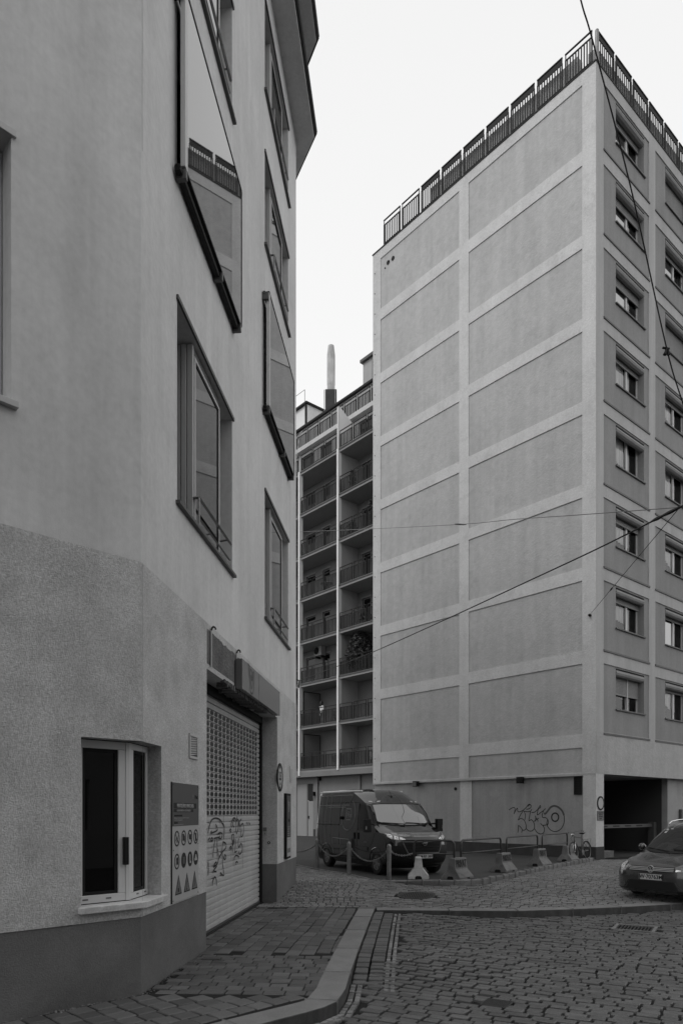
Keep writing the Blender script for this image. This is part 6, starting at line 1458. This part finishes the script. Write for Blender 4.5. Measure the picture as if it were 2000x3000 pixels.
# ================================================================ OVERHEAD WIRES
def pt(px, py, Y): return Vector(((px-1000)/FPX*Y, Y, CZ+(HY-py)*Y/FPX))
J = pt(1990, 1486, 16.0)
def ptw(px, py): t = (1990-px)/1113; return pt(px, py, 1/(1/16+t*(1/46.6-1/16)))
def wire(name, pts, r, lab, mt='plastic', grp='overhead wires'): m = MB(); m.tube(catmull([tuple(p) for p in pts], 6), r, 6); return tag(m.build(name, mt, smooth=True), lab, 'wire', grp)
w = wire('overhead_cable', [pt(1640, -260, 9.6), pt(1700, 0, 10), pt(1737, 128, 10.2), pt(1849, 561, 11), pt(1951, 1020, 12), pt(2000, 1186, 12.4), pt(2080, 1440, 13)], .0115, 'thick dark cable crossing in front of the street facade from the top edge')
m = MB(); q = pt(1951, 1022, 12); m.tube([q-Vector((.03, 0, .10)), q, q+Vector((.04, 0, -.10))], .032, 8); m.tube([q-Vector((.07, 0, -.02)), q+Vector((.05, 0, .0))], .018, 6); tag(m.build('cable_clamp', 'dmetal'), 'dark clamp on the thick cable near the right edge', 'clamp')
A_ = pt(877, 1994, 46.6)
wire('overhead_cable', [J+Vector((2.5, -1.5, 1.0)), J, ptw(1750, 1607), ptw(1530, 1710), ptw(1300, 1817), ptw(1095, 1909), ptw(990, 1951), A_], .019, 'dark cable falling from right edge to the rear balconies')
wire('thin_wire', [J, ptw(1700, 1508), ptw(1500, 1522), ptw(1350, 1536), ptw(1095, 1549), ptw(880, 1558)], .011, 'faint thin wire crossing the blank wall almost level', 'signg')
wire('thin_wire', [J, CL.p(CL.s(1728), CL.z(1728, 1803), .06)], .009, 'thin stay wire from the junction down to the corner pier hook')
m = MB(); q = Vector(CL.p(CL.s(1728), CL.z(1728, 1803), 0)); n_ = Vector((CL.n.x, CL.n.y, 0)); m.tube([q, q+n_*.08], .05, 10); m.tube([q+n_*.05, q+n_*.12], .02, 6); tag(m.build('wall_hook', 'dmetal'), 'dark round wall hook on the corner pier holding the stay wire', 'hook')
m = MB(); d = (J-ptw(1750, 1607)).normalized(); m.tube([J-d*.9, J-d*.7, J-d*.5, J-d*.3, J], [.02, .045, .03, .045, .03], 8); tag(m.build('insulator', 'dmetal', smooth=True), 'dark insulator on the falling cable at right edge', 'insulator')
m = MB(); q = ptw(1348, 1536); d = Vector((1, .1, .0)).normalized(); m.tube([q-d*.22, q-d*.1, q+d*.1, q+d*.22], [.012, .03, .03, .012], 8); tag(m.build('insulator', 'signg', smooth=True), 'pale insulator in the middle of the level wire over the blank wall', 'insulator')
m = MB(); a = J; b = Vector(CL.p(CL.s(1728), CL.z(1728, 1803), .06)); q = a.lerp(b, .66); d = (b-a).normalized(); m.tube([q-d*.2, q, q+d*.2], [.012, .03, .012], 8); tag(m.build('insulator', 'dmetal', smooth=True), 'small dark insulator low on the thin stay wire', 'insulator')
m = MB(); m.tube([A_, A_+Vector((-.3, 0, .1)), A_+Vector((-.6, 0, -.1))], [.03, .06, .04], 8); m.tube([A_, RF.p(BAY, 11.0, .1)], .05, 6); tag(m.build('cable_anchor', 'dmetal'), 'dark cable anchor clamped on the left white fin', 'anchor')
# ================================================================ HOUSES ACROSS THE STREET (out of view; added and sized to shade walls and road, reflected in glass)
SO_ = Fr((5.4, -8.4), (.76, .65), (-.65, .76))
ob = empty('unseen_opposite_house', (3, -4, 0), 'unseen rendered house across the street on the camera side, sized to shade walls and road', 'building', 'added unseen houses across the street')
hh_ = [(s, s+1.4, z, z+1.9, .2) for s in [-14+3.1*k for k in range(7)] for z in (1.4, 4.9, 8.2, 11.5, 15)]
m = MB(); m.wall(SO_, -16, 9, -.3, 20, hh_, 0, .2); m.build('front_wall', 'opp', ob)  # this and the parts below: added house, out of view
m = MB(); m.fbox(SO_, -16, 9, -.3, 20, -8, -.25); m.build('rooms', 'room', ob)
m = MB(); m.fbox(SO_, -16.2, 9.2, 20, 20.3, -8.2, .4); m.build('cornice', 'band', ob)
for a, b, c, d, _ in hh_:
    m = MB(); pane(m, SO_, a, b, c, d, -.19); m.build('window_pane', 'glassm', ob)

ob2 = empty('unseen_opposite_house', SO_.p(17, 0, -4), 'unseen lower house across the street beyond the right edge, sized for shade and reflections', 'building', 'added unseen houses across the street')
h3 = [(s, s+1.4, z, z+1.9, .2) for s in [9.7+3.1*k for k in range(5)] for z in (1.4, 4.9)]
m = MB(); m.wall(SO_, 9.02, 26, -.3, 10, h3, 0, .2); m.build('front_wall', 'opp', ob2)  # this and the parts below: added lower house, out of view
m = MB(); m.fbox(SO_, 9.02, 26, -.3, 10, -8, -.25); m.build('rooms', 'room', ob2)
m = MB(); m.fbox(SO_, 9.22, 26, 10, 10.3, -8.2, .4); m.build('cornice', 'band', ob2)
for a, b, c, d, _ in h3:
    m = MB(); pane(m, SO_, a, b, c, d, -.19); m.build('window_pane', 'glassm', ob2)
